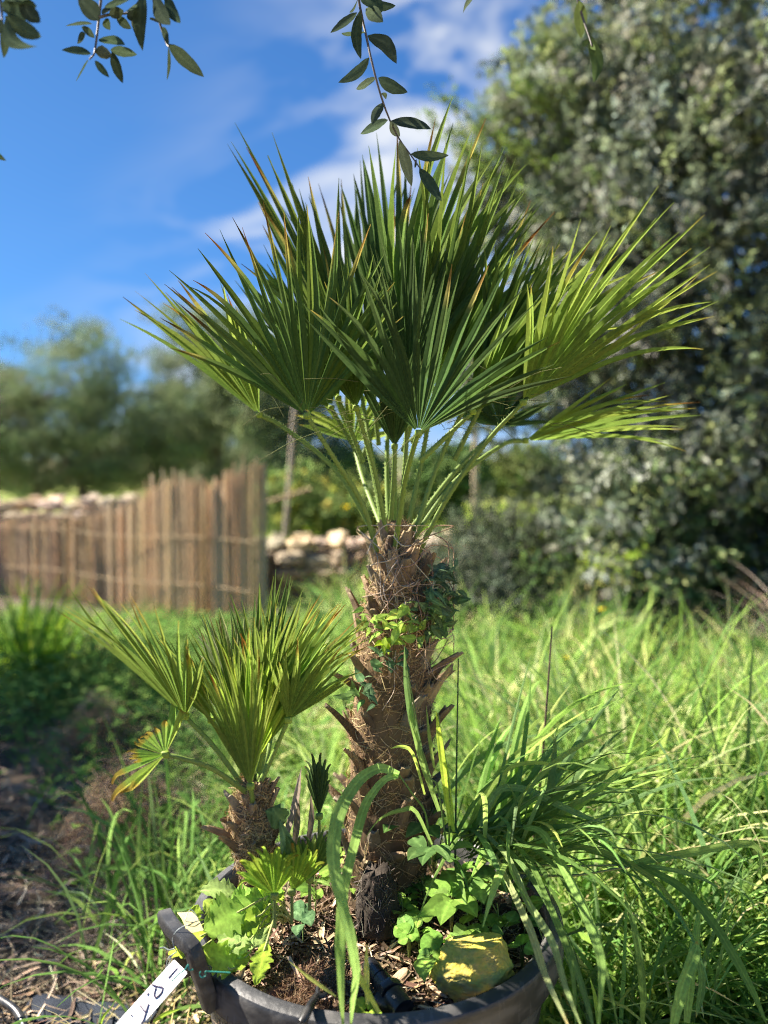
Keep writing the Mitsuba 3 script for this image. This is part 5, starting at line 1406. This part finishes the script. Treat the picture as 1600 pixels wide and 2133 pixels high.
def build_hero_grass():
    rng = np.random.default_rng(90)

    def blade(nm, q, w, col, **k):
        pts = [P(a, b, y) for a, b, y in q]
        dist = np.mean([y for _, _, y in q])
        V, Fc, C = ribbon(rng, pts, w / F_PX * dist * 1.1, np.asarray(col) * [1.65, 1.35, 1.30], **k)
        add("blade", V, Fc, "leaf_grass", C, nm)

    def stalk(A, q, r, col):
        V, Fc = tube(spline([P(a, b, y) for a, b, y in q], 12), np.linspace(r, r * 0.6, 12), 6)
        A.put(V, Fc, col)
    nm = "arching_grass"
    tag(nm, "tall grass stem whose two long broad blades arch over and hang down in front of the pot", "grass")
    A = Acc()
    stalk(A, [(895, 1800, 1.32), (888, 1700, 1.30), (860, 1655, 1.27), (830, 1612, 1.25)], 0.0022, (0.12, 0.20, 0.045))
    A.add("stem", "stem_mat", nm)
    blade(nm, [(832, 1614, 1.25), (790, 1600, 1.21), (742, 1632, 1.15), (704, 1700, 1.09), (694, 1785, 1.05), (708, 1870, 1.01), (730, 1960, 0.985), (742, 2040, 0.98), (736, 2090, 0.985), (730, 2150, 0.99)], 26, (0.105, 0.205, 0.050), rows=34, tip=0.9, fold=0.22)
    blade(nm, [(828, 1616, 1.25), (800, 1625, 1.21), (762, 1675, 1.15), (738, 1760, 1.09), (718, 1850, 1.04), (709, 1950, 1.00), (710, 2050, 0.985), (716, 2160, 0.985)], 19, (0.11, 0.21, 0.055), rows=32, tip=0.97, fold=0.22)
    nm = "slim_grass"
    tag(nm, "slender grass stems standing close in front of the tall trunk", "grass")
    A = Acc()
    stalk(A, [(930, 1760, 1.30), (912, 1640, 1.28), (888, 1600, 1.27), (848, 1390, 1.27)], 0.0018, (0.10, 0.17, 0.04))
    stalk(A, [(935, 1790, 1.31), (935, 1640, 1.30), (912, 1485, 1.29)], 0.0018, (0.14, 0.24, 0.04))
    stalk(A, [(948, 1800, 1.36), (951, 1600, 1.37), (955, 1372, 1.38)], 0.0020, (0.07, 0.12, 0.035))
    A.add("stem", "stem_mat", nm)
    blade(nm, [(900, 1640, 1.28), (868, 1540, 1.265), (848, 1440, 1.265), (842, 1345, 1.27)], 13, (0.075, 0.15, 0.05), rows=12)
    blade(nm, [(915, 1690, 1.28), (880, 1590, 1.265), (858, 1500, 1.265), (842, 1400, 1.27)], 11, (0.11, 0.2, 0.05), rows=12)
    blade(nm, [(938, 1720, 1.30), (926, 1620, 1.29), (916, 1540, 1.28), (908, 1480, 1.27)], 12, (0.2, 0.32, 0.04), rows=10)
    blade(nm, [(946, 1740, 1.31), (934, 1640, 1.30), (922, 1560, 1.29)], 10, (0.17, 0.29, 0.04), rows=10)
    blade(nm, [(905, 1600, 1.27), (895, 1540, 1.262), (888, 1470, 1.262)], 7, (0.11, 0.18, 0.04), rows=8)
    blade(nm, [(900, 1760, 1.29), (866, 1690, 1.24), (835, 1688, 1.2), (790, 1708, 1.16), (755, 1755, 1.13)], 9, (0.07, 0.13, 0.035), rows=14)
    blade(nm, [(885, 1655, 1.27), (860, 1570, 1.265), (835, 1555, 1.255), (812, 1560, 1.25)], 7, (0.2, 0.31, 0.05), rows=10)
    nm = "rim_grass"
    tag(nm, "short pale-striped grass blades standing behind the front rim by the drip fitting", "grass")
    blade(nm, [(766, 2092, 1.04), (764, 2030, 1.045), (764, 1965, 1.05)], 11, (0.24, 0.30, 0.07), rows=10)
    blade(nm, [(790, 2110, 1.03), (752, 2040, 1.045), (722, 1990, 1.055)], 12, (0.20, 0.27, 0.04), rows=10)
    blade(nm, [(700, 2075, 1.05), (650, 2040, 1.06), (602, 2002, 1.08)], 7, (0.17, 0.22, 0.05), rows=8)
    # the big tuft that leans out to the right and hangs over the rim
    nm = "drooping_grass"
    tag(nm, "large tuft of broad dark green grass growing at the pot's right edge and drooping over it", "grass")
    A = Acc()
    stalk(A, [(960, 1745, 1.36), (1040, 1722, 1.32), (1120, 1724, 1.27)], 0.0022, (0.18, 0.25, 0.06))
    stalk(A, [(985, 1800, 1.35), (1160, 1825, 1.28), (1310, 1806, 1.28)], 0.0026, (0.20, 0.24, 0.08))
    stalk(A, [(985, 1790, 1.35), (1150, 1803, 1.29), (1290, 1802, 1.29)], 0.0022, (0.18, 0.23, 0.07))
    stalk(A, [(975, 1760, 1.37), (1010, 1700, 1.38), (1060, 1640, 1.38)], 0.002, (0.1, 0.17, 0.04))
    A.add("stem", "stem_mat", nm)
    hero = [
        ([(1090, 1722, 1.28), (1130, 1735, 1.24), (1172, 1805, 1.17), (1215, 1890, 1.10), (1250, 1990, 1.04), (1252, 2060, 1.01), (1246, 2150, 1.0)], 21, (0.085, 0.17, 0.04), 22),
        ([(1000, 1720, 1.33), (1035, 1650, 1.33), (1085, 1642, 1.31), (1150, 1670, 1.29), (1215, 1700, 1.27), (1265, 1715, 1.26)], 17, (0.095, 0.17, 0.055), 18),
        ([(1080, 1660, 1.38), (1120, 1600, 1.40), (1180, 1520, 1.43), (1250, 1492, 1.46)], 15, (0.045, 0.10, 0.035), 14),
        ([(1290, 1806, 1.29), (1360, 1790, 1.29), (1440, 1775, 1.29), (1540, 1757, 1.29), (1580, 1770, 1.28), (1586, 1830, 1.26)], 18, (0.085, 0.155, 0.035), 18),
        ([(1300, 1803, 1.29), (1380, 1808, 1.27), (1450, 1825, 1.25), (1500, 1850, 1.23)], 11, (0.07, 0.135, 0.04), 14),
        ([(1010, 1735, 1.31), (1060, 1790, 1.24), (1100, 1880, 1.16), (1150, 1960, 1.08), (1180, 2060, 1.02), (1220, 2160, 0.98)], 17, (0.10, 0.16, 0.065), 20),
        ([(1030, 1780, 1.28), (1075, 1870, 1.18), (1110, 1950, 1.10), (1140, 2040, 1.03), (1195, 2160, 0.97)], 18, (0.12, 0.17, 0.08), 20),
        ([(1040, 1700, 1.31), (1060, 1720, 1.28), (1057, 1760, 1.24), (1065, 1820, 1.19), (1100, 1880, 1.14), (1140, 1980, 1.07)], 11, (0.10, 0.19, 0.05), 16),
        ([(1050, 1740, 1.29), (1100, 1790, 1.22), (1150, 1900, 1.13), (1190, 2010, 1.06), (1200, 2150, 1.01)], 15, (0.065, 0.13, 0.035), 18),
        ([(1040, 1750, 1.29), (1110, 1830, 1.21), (1170, 1940, 1.12), (1220, 2080, 1.05), (1240, 2160, 1.02)], 16, (0.06, 0.12, 0.035), 18),
        ([(1070, 1740, 1.30), (1150, 1800, 1.24), (1210, 1900, 1.16), (1260, 2020, 1.09), (1290, 2150, 1.05)], 14, (0.06, 0.12, 0.03), 18),
        ([(1010, 1690, 1.36), (1080, 1640, 1.38), (1180, 1600, 1.40), (1290, 1612, 1.42), (1335, 1690, 1.42), (1350, 1770, 1.41)], 17, (0.05, 0.11, 0.03), 20),
        ([(1030, 1670, 1.37), (1100, 1600, 1.41), (1200, 1588, 1.44), (1270, 1640, 1.45), (1300, 1730, 1.45)], 16, (0.055, 0.115, 0.03), 18),
        ([(1000, 1720, 1.36), (1110, 1660, 1.36), (1230, 1640, 1.36), (1330, 1655, 1.36)], 13, (0.075, 0.14, 0.04), 14),
        ([(1000, 1720, 1.34), (1045, 1640, 1.34), (1062, 1600, 1.34), (1130, 1590, 1.34), (1200, 1610, 1.34)], 14, (0.16, 0.24, 0.05), 14),
        ([(1120, 1800, 1.28), (1200, 1765, 1.28), (1290, 1790, 1.26), (1380, 1850, 1.24), (1450, 1960, 1.22)], 13, (0.06, 0.115, 0.03), 16),
        ([(1330, 1800, 1.28), (1420, 1850, 1.24), (1490, 1930, 1.2), (1560, 2050, 1.16), (1600, 2140, 1.14)], 22, (0.05, 0.11, 0.03), 16),
        ([(1430, 2130, 1.20), (1436, 2050, 1.22), (1446, 1990, 1.24), (1458, 1880, 1.30)], 26, (0.12, 0.22, 0.05), 14),
        ([(1400, 2150, 1.13), (1420, 2060, 1.15), (1448, 1985, 1.18), (1452, 1960, 1.19)], 27, (0.11, 0.21, 0.045), 14),
        ([(1452, 1975, 1.22), (1462, 2050, 1.21), (1450, 2120, 1.2)], 18, (0.06, 0.13, 0.04), 10),
        ([(1340, 2150, 1.10), (1338, 2050, 1.10), (1325, 1950, 1.11), (1300, 1860, 1.13)], 17, (0.055, 0.115, 0.03), 14),
    ]
    for q, w, col, rows in hero:
        blade(nm, q, w * 0.82, col, rows=rows, tip=0.9)
    roots = [P(1000, 1800, 1.38), P(1040, 1790, 1.34), P(960, 1770, 1.40), P(1080, 1830, 1.40)]
    for _ in range(120):
        b = roots[rng.integers(4)] + rng.normal(size=3) * [0.03, 0.03, 0.0]
        M = np.array([b])
        C, S, N = grass_paths(rng, M, rng.uniform(0.16, 0.46, 1), rng.uniform(0.35, 1.1, 1), rng.uniform(0.4, 1.7, 1), rng.uniform(-1.7, 1.2, 1), 10, 0.2)
        w = rng.uniform(0.0028, 0.0065)
        t = np.linspace(0, 1, 10)
        hw = w * np.minimum(0.6 + t * 1.3, 1) * np.clip((1 - t) / 0.35, 0.03, 1) ** 0.7
        V, Fc, Cc = strips(C, S, hw[None], N, 0.25, vary(rng, LUSH + LIGHT[:2], 1, 0.2))
        add("blade", V, Fc, "leaf_grass", Cc, nm)
    pts = [P(1112, 1745, 1.50), P(1128, 1600, 1.50), P(1140, 1450, 1.50), P(1150, 1305, 1.50)]
    V, Fc = tube(spline(pts, 14), np.linspace(0.0028, 0.0014, 14), 6)
    tag(add("dry_stalk", V, Fc, "stem_mat", (0.11, 0.075, 0.055)), "thin bare dark brown stalk standing upright in the grass right of the palm", "stalk")

    # tufts along the right and left, each blade its own piece
    def tuft(label, c, r, n, L, w, cols, az=None, lean=(0.05, 0.5), bend=(0.4, 1.7), group=None):
        nm = key_for("grass_tuft")
        tag(nm, label, "grass", group)
        base = np.array([c[0], c[1], 0.0]) + np.stack([rng.normal(size=n) * r, rng.normal(size=n) * r, 0 * np.zeros(n)], -1)
        base[:, 2] = ground_z(base[:, 0], base[:, 1]) - 0.01
        C, S, N = grass_paths(rng, base, rng.uniform(L * 0.6, L * 1.15, n), rng.uniform(*lean, n), rng.uniform(*bend, n), rng.uniform(0, 2 * np.pi, n) if az is None else rng.normal(size=n) * 0.7 + az, 9, 0.12)
        t = np.linspace(0, 1, 9)
        hw = rng.uniform(0.6, 1.1, n)[:, None] * w / 2 * np.minimum(0.6 + t * 1.3, 1) * np.clip((1 - t) / 0.35, 0.03, 1) ** 0.7
        col = vary(rng, cols, n, 0.16)
        for i in range(n):
            V, Fc, Cc = strips(C[i][None], S[i][None], hw[i][None], N[i][None], 0.25, col[i][None])
            add("blade", V, Fc, "leaf_grass", Cc, nm)
    g = "lush grass tufts round the pot"
    tuft("lush broad-bladed grass tuft in the lower right corner", (0.62, 1.62), 0.08, 46, 0.58, 0.012, LUSH, group=g)
    tuft("lush grass tuft against the right side of the pot", (0.42, 1.42), 0.05, 40, 0.50, 0.011, LUSH, az=0.3, group=g)
    tuft("lush grass tuft at the right edge, behind the corner one", (0.85, 1.95), 0.09, 44, 0.50, 0.011, LUSH, group=g)
    tuft("grass tuft behind the drooping grass, right of the palm trunk", (0.36, 1.85), 0.08, 46, 0.55, 0.010, LUSH + LIGHT[:2], group=g)
    tuft("lush grass tuft in the middle of the right side, beyond the drooping grass", (0.60, 2.10), 0.10, 46, 0.48, 0.010, LUSH, group=g)
    tuft("dark grass tuft beside the left side of the pot, under the handle", (-0.44, 1.62), 0.05, 30, 0.42, 0.009, LUSH[:2], lean=(0.1, 0.9), group=g)
    tuft("dark arching grass tuft left of the small palm", (-0.52, 2.0), 0.10, 46, 0.46, 0.011, LUSH[:2] + [(0.10, 0.16, 0.06)], lean=(0.1, 0.9), group=g)
    tuft("grass tuft behind the small palm's trunk", (-0.22, 2.0), 0.08, 40, 0.55, 0.009, LUSH + LIGHT[:3], group=g)
    tuft("sunny grass tuft showing between the two palm trunks", (-0.1, 2.15), 0.06, 36, 0.62, 0.008, LIGHT, group=g)


def grass_field(rng, xr, yr, M, L, w, cols, dens=None, lean=(0.05, 0.7), bend=(0.3, 1.9), amt=0.22, n=6):
    x, y = rng.uniform(*xr, M), rng.uniform(*yr, M)
    if dens is not None:
        k = rng.random(M) < dens(x, y)
        x, y = x[k], y[k]
    k = np.abs(x) < y * 0.62 + 0.4
    k &= np.hypot(x - POT[0], y - POT[1]) > POT_R + 0.02
    x, y = x[k], y[k]
    M = len(x)
    base = np.stack([x, y, ground_z(x, y) - 0.01], -1)
    C, S, N = grass_paths(rng, base, rng.uniform(L[0], L[1], M) * (0.75 + 0.5 * meshkit.noise(np.stack([x * 3, y * 3, 0 * x], -1), 6)), rng.uniform(*lean, M), rng.uniform(*bend, M), rng.uniform(0, 2 * np.pi, M), n, 0.15)
    t = np.linspace(0, 1, n)
    hw = rng.uniform(0.5, 1.1, M)[:, None] * w / 2 * np.minimum(0.6 + t * 1.3, 1) * np.clip((1 - t) / 0.4, 0.02, 1) ** 0.7
    return flat_strips(C, S, hw, vary(rng, cols, M, amt))


def build_meadow():
    rng = np.random.default_rng(95)
    A = Acc()
    clump = lambda x, y: np.clip(3.2 * (meshkit.fbm(np.stack([x * 2.6, y * 2.6, 0 * x], -1), 3, 15) - 0.36), 0.05, 1)  # noqa: E731
    A.put(*grass_field(rng, (-0.5, 4.6), (2.0, 6.2), 19000, (0.18, 0.46), 0.013, LIGHT, clump))
    A.put(*grass_field(rng, (-0.5, 4.6), (2.4, 6.2), 9000, (0.34, 0.62), 0.017, LIGHT + LUSH, clump))
    A.put(*grass_field(rng, (0.25, 1.6), (1.5, 2.7), 3200, (0.40, 0.78), 0.012, LUSH + LIGHT, n=9))
    A.put(*grass_field(rng, (0.15, 2.2), (1.25, 2.6), 9000, (0.22, 0.56), 0.0095, LUSH + LIGHT[:3]))
    A.put(*grass_field(rng, (-0.5, 2.6), (1.2, 4.5), 9000, (0.08, 0.26), 0.0050, [(0.42, 0.35, 0.17), (0.50, 0.43, 0.24), (0.32, 0.26, 0.12)], lean=(0.3, 1.4), bend=(0.1, 1.0)))
    M = 380
    x, y = rng.uniform(-0.3, 3.4, M), rng.uniform(1.9, 5.4, M)
    k = (np.abs(x) < y * 0.6 + 0.2) & (np.hypot(x - POT[0], y - POT[1]) > POT_R + 0.05)
    x, y = x[k], y[k]
    M, q = len(x), 9
    cc = np.stack([x, y, ground_z(x, y)], -1)[:, None] + np.stack([rng.normal(size=(M, q)) * 0.03, rng.normal(size=(M, q)) * 0.03, rng.uniform(0.04, 0.30, (M, q))], -1)
    dd = np.stack([rng.normal(size=(M, q)), rng.normal(size=(M, q)), rng.uniform(-0.3, 0.7, (M, q))], -1)
    A.put(*leaf6(cc.reshape(-1, 3), dd.reshape(-1, 3), rng.normal(size=(M * q, 3)) * 0.35 + [0, 0, 1], rng.uniform(0.035, 0.09, M * q), rng.uniform(0.014, 0.036, M * q), vary(rng, LIGHT[:3] + LUSH, M * q, 0.2)))
    tag(A.add("meadow_grass", "leaf_grass"), "sunlit yellow-green meadow grass covering the ground right of the pot", "grass", kind="stuff")
    A = Acc()
    left = lambda x, y: np.clip(0.40 + 1.8 * (meshkit.fbm(np.stack([x * 1.6, y * 1.6, 0 * x], -1), 3, 12) - 0.42) + 0.25 * (y - 3), 0, 1) * np.clip((y - 2.35 + 1.0 * (x + 1.0)) / 0.6, 0, 1)  # noqa: E731
    A.put(*grass_field(rng, (-4.0, -0.35), (1.7, 6.4), 13000, (0.08, 0.28), 0.0085, LUSH + [(0.12, 0.18, 0.05), (0.16, 0.24, 0.05)], left))
    A.put(*grass_field(rng, (-1.3, -0.2), (1.7, 3.4), 2600, (0.15, 0.40), 0.0085, LUSH + LIGHT[:2], lambda x, y: np.clip((x + 0.85) * 1.6, 0, 1)))
    tag(A.add("weedy_grass", "leaf_grass"), "patchy dark weedy grass left of the pot", "grass", kind="stuff")
    A = Acc()
    A.put(*grass_field(rng, (-3, 14), (8.2, 26), 26000, (0.25, 0.6), 0.03, [(0.20, 0.29, 0.04), (0.26, 0.32, 0.05), (0.17, 0.25, 0.04)], n=4))
    tag(A.add("far_grass", "leaf_grass"), "bright green field grass beyond the stone wall", "grass", kind="stuff")
    # low broad-leaved ground weeds on the left
    M = 1500
    x, y = rng.uniform(-3.0, -0.35, M), rng.uniform(2.0, 5.6, M)
    k = (rng.random(M) < 0.8 * left(x, y) + 0.10) & (np.abs(x) < y * 0.6 + 0.3)
    x, y = x[k], y[k]
    M, q = len(x), 12
    c = np.stack([x, y, ground_z(x, y)], -1)
    b = c[:, None] + np.stack([rng.normal(size=(M, q)) * 0.03, rng.normal(size=(M, q)) * 0.03, rng.uniform(0.02, 0.22, (M, q))], -1)
    d = np.stack([rng.normal(size=(M, q)), rng.normal(size=(M, q)), rng.uniform(-0.3, 0.6, (M, q))], -1)
    V, Fc, C = leaf6(b.reshape(-1, 3), d.reshape(-1, 3), rng.normal(size=(M * q, 3)) * 0.35 + [0, 0, 1], rng.uniform(0.03, 0.075, M * q), rng.uniform(0.018, 0.04, M * q), vary(rng, [(0.10, 0.18, 0.045), (0.075, 0.14, 0.035), (0.15, 0.23, 0.06)], M * q, 0.22))
    tag(add("ground_weeds", V, Fc, "leaf_soft", C), "low broad-leaved weeds in dappled shade left of the palms", "weeds", kind="stuff")
    # straw, shredded wood and small chips on the bare earth at the left
    A = Acc()
    for M, L0, w0, cols, xr, yr in ((5200, 0.055, 0.0022, [(0.34, 0.27, 0.19), (0.22, 0.17, 0.12), (0.44, 0.36, 0.26), (0.14, 0.11, 0.08)], (-2.4, -0.2), (1.45, 4.2)), (4200, 0.022, 0.0045, [(0.40, 0.31, 0.21), (0.24, 0.17, 0.11), (0.14, 0.10, 0.07)], (-1.7, -0.2), (1.4, 2.8))):
        x, y = rng.uniform(*xr, M), rng.uniform(*yr, M)
        b = np.stack([x, y, ground_z(x, y) + 0.008 + rng.uniform(0.0, 0.03, M)], -1)
        az, el = rng.uniform(0, 2 * np.pi, M), rng.normal(size=M) * 0.15
        d = np.stack([np.cos(az) * np.cos(el), np.sin(az) * np.cos(el), np.sin(el)], -1)
        L = L0 * rng.gamma(2.0, 0.8, M)
        t = np.linspace(-0.5, 0.5, 4)
        C = b[:, None] + d[:, None] * (L[:, None] * t)[..., None] + (rng.normal(size=(M, 3)) * [0.2, 0.2, 0.05])[:, None] * (L[:, None] * t ** 2)[..., None]
        S = unit(np.cross(d, rng.normal(size=(M, 3)) * 0.3 + [0, 0, 1]))
        V, Fc, Cc = strips(C, np.broadcast_to(S[:, None], C.shape), np.broadcast_to((w0 * rng.uniform(0.3, 1.1, M))[:, None], (M, 4)), np.broadcast_to(np.cross(S, d)[:, None], C.shape), 0.4, vary(rng, cols, M, 0.25))
        A.put(V, Fc, Cc)
    tag(A.add("straw_litter", "fibre_mat", smooth=False), "dry straw and shredded wood scattered on dark earth at the lower left", "mulch", kind="stuff")

    def heap(label, c, r, h, M, cols, Lr=(0.05, 0.16)):
        nm = key_for("dry_grass_heap")
        b = rng.normal(size=(M, 3)) * [r * 0.5, r * 0.5, 0]
        b[:, 2] = h * np.exp(-(b[:, 0] ** 2 + b[:, 1] ** 2) / (2 * (0.45 * r) ** 2)) * rng.uniform(0.1, 1, M)
        d = unit(rng.normal(size=(M, 3)) * [1, 1, 0.45] + [0, 0, 0.15])
        L = rng.uniform(*Lr, M)
        t = np.linspace(-0.5, 0.5, 5)
        C = b[:, None] + np.array([c[0], c[1], 0]) + d[:, None] * (L[:, None] * t)[..., None] - np.array([0, 0, 1.0]) * (L[:, None] * t ** 2 * 0.6)[..., None]
        S = unit(np.cross(d, rng.normal(size=(M, 3))))
        V, Fc, Cc = flat_strips(C, np.broadcast_to(S[:, None], C.shape), 0.0011, vary(rng, cols, M, 0.22))
        tag(add(nm, V, Fc, "straw", Cc, smooth=False), label, "dry grass", "heaps of dry grass left of the palms", "stuff")
    br = [(0.34, 0.24, 0.15), (0.24, 0.16, 0.10), (0.44, 0.33, 0.22)]
    heap("brown heap of dry grass left of the small palm trunk", (P(262, 1770, 2.35)[0], 2.35), 0.26, 0.30, 2600, br)
    heap("farther brown heap of dry stalks among the weeds, higher up on the left", (P(205, 1530, 3.3)[0], 3.3), 0.22, 0.24, 1500, br)
    heap("flat sheaf of grey straw on the earth left of the pot", (P(290, 1950, 1.95)[0], 1.95), 0.30, 0.05, 1500, [(0.30, 0.25, 0.19), (0.22, 0.18, 0.14)], (0.12, 0.3))


def build_small_things():
    rng = np.random.default_rng(97)

    def spiky(nm, label, c, n, L, w, cols, lean, bend, cat="plant", az=None):
        tag(nm, label, cat)
        base = np.array([c[0], c[1], c[2] if len(c) > 2 else 0.0]) + rng.normal(size=(n, 3)) * [0.06, 0.06, 0]
        C, S, N = grass_paths(rng, base, rng.uniform(L * 0.6, L * 1.1, n), rng.uniform(*lean, n), rng.uniform(*bend, n), rng.uniform(0, 2 * np.pi, n) if az is None else az + rng.normal(size=n) * 0.5, 9, 0.08)
        t = np.linspace(0, 1, 9)
        hw = rng.uniform(0.6, 1.1, n)[:, None] * w / 2 * np.minimum(0.6 + t * 1.3, 1) * np.clip((1 - t) / 0.5, 0.03, 1) ** 0.8
        col = vary(rng, cols, n, 0.16)
        for i in range(n):
            V, Fc, Cc = strips(C[i][None], S[i][None], hw[i][None], N[i][None], 0.2, col[i][None])
            add("blade", V, Fc, "leaf_grass", Cc, nm)
    spiky("sword_leaf_plant", "bright backlit clump of narrow sword-shaped leaves at the left edge before the fence", (P(70, 1400, 4.3)[0], 4.3), 110, 0.62, 0.022, [(0.17, 0.28, 0.03), (0.13, 0.23, 0.03), (0.24, 0.33, 0.03), (0.08, 0.15, 0.03)], (0.02, 0.7), (0.1, 0.8))
    spiky("dark_sword_leaf_plant", "second clump of narrow leaves just right of the bright one, half dry", (P(190, 1420, 4.6)[0], 4.6), 60, 0.48, 0.018, [(0.10, 0.16, 0.04), (0.26, 0.22, 0.12), (0.14, 0.20, 0.05)], (0.1, 0.8), (0.1, 0.9))
    spiky("dry_blade_tuft", "pale dry tuft of narrow blades at the right edge in front of the evergreen tree", (P(1670, 1260, 3.9)[0], 3.9, 0.30), 30, 0.56, 0.011, [(0.34, 0.28, 0.22), (0.26, 0.21, 0.16), (0.42, 0.37, 0.30)], (0.5, 1.4), (0.1, 0.7), az=math.pi)
    # sprigs of fresh leaves and flowers
    def flower(label, p, hgt):
        nm = key_for("yellow_flower")
        tag(nm, label, "flower", "yellow flowers in the grass")
        V, Fc = tube(spline([[p[0], p[1], 0], [p[0] + 0.01, p[1], p[2] * 0.5], p], 8), 0.002, 6)
        add("stem", V, Fc, "stem_mat", (0.12, 0.2, 0.05), nm)
        A = Acc()
        n = 22
        g = rng.uniform(0, 2 * np.pi, n)
        d = np.stack([np.cos(g), np.sin(g), rng.uniform(0.1, 0.9, n)], -1)
        A.put(*leaf6(np.repeat(p[None], n, 0), d, np.tile([0, 0, 1.0], (n, 1)) + 0.1, np.full(n, hgt), np.full(n, hgt * 0.35), np.tile([(0.75, 0.52, 0.02)], (n, 1))))
        A.add("petals", "leaf_soft", nm)
    flower("yellow flower rising above the grass tops in front of the evergreen tree", P(1252, 1272, 4.6), 0.030)
    flower("yellow flower at the right edge of the grass", P(1590, 1570, 2.9), 0.022)
    flower("orange-yellow flower low in the grass, left of the flower by the tree", P(1180, 1372, 3.7), 0.022)
    flower("small yellow flower low in the middle of the sunny grass", P(1263, 1438, 3.3), 0.020)
    flower("tiny yellow flower on the weeds beside the cane pole", P(722, 1058, 7.9), 0.045)
    # strip of shade cloth, hoses
    n, m = 22, 10
    a, b = PZ(75, 2062, 0.05), PZ(300, 2092, 0.05)
    X = unit(b - a)
    Y = np.cross([0, 0, 1.0], X)
    u, v = np.meshgrid(np.linspace(-0.05, 1.1, n), np.linspace(-0.5, 0.5, m), indexing="ij")
    L = np.linalg.norm(b - a)
    G = a + u[..., None] * L * X + v[..., None] * 0.085 * Y
    G[..., 2] = ground_z(G[..., 0], G[..., 1]) + 0.012 + 0.02 * np.cos(v * 2.6) + 0.016 * (meshkit.fbm(G * [14, 14, 0], 3, 5) - 0.5)
    i, j = np.meshgrid(np.arange(n - 1), np.arange(m - 1), indexing="ij")
    aa = (i * m + j).ravel()
    q = np.stack([aa, aa + m, aa + m + 1, aa + 1], 1)
    Vt = np.vstack([G.reshape(-1, 3), G.reshape(-1, 3) - [0, 0, 0.003]])
    q2 = np.vstack([q, q[:, ::-1] + n * m])
    tag(add("shade_cloth", Vt, np.vstack([q2[:, [0, 1, 2]], q2[:, [0, 2, 3]]]), "cloth_mat"), "crumpled strip of blue-black woven shade cloth half buried in straw at the lower left", "cloth")
    pts = [PZ(-40, 2062, 0.05), PZ(10, 2088, 0.06), PZ(38, 2112, 0.06), PZ(55, 2150, 0.05)]
    V, Fc = tube(spline(pts, 20), 0.0085, 10)
    tag(add("black_hose", V, Fc, "black_plastic", None, smooth=40), "black irrigation hose curving across the lower left corner", "hose")
    nm = "thin_blade_weed"
    tag(nm, "two thin bright yellow-green blades by the lower left of the pot, under the white tag", "grass")
    for q, w in (([(208, 2150), (214, 2120), (238, 2092)], 5), ([(320, 2128), (345, 2112), (375, 2102)], 7)):
        V, Fc, C = ribbon(rng, [PZ(px, py, 0.12 + 0.03 * k) for k, (px, py) in enumerate(q)], w / F_PX * 1.6, (0.22, 0.32, 0.03), rows=8)
        add("blade", V, Fc, "leaf_grass", C, nm)


build_ground()
build_wall()
build_fence()
build_poles()
build_pines()
build_right_tree()
build_shade_tree()
build_meadow()
build_big_palm()
build_small_palm()
build_pot()
build_pot_litter()
build_stump()
build_stone()
build_fittings()
build_pot_weeds()
build_vine()
build_hero_grass()
build_small_things()
build_branches()
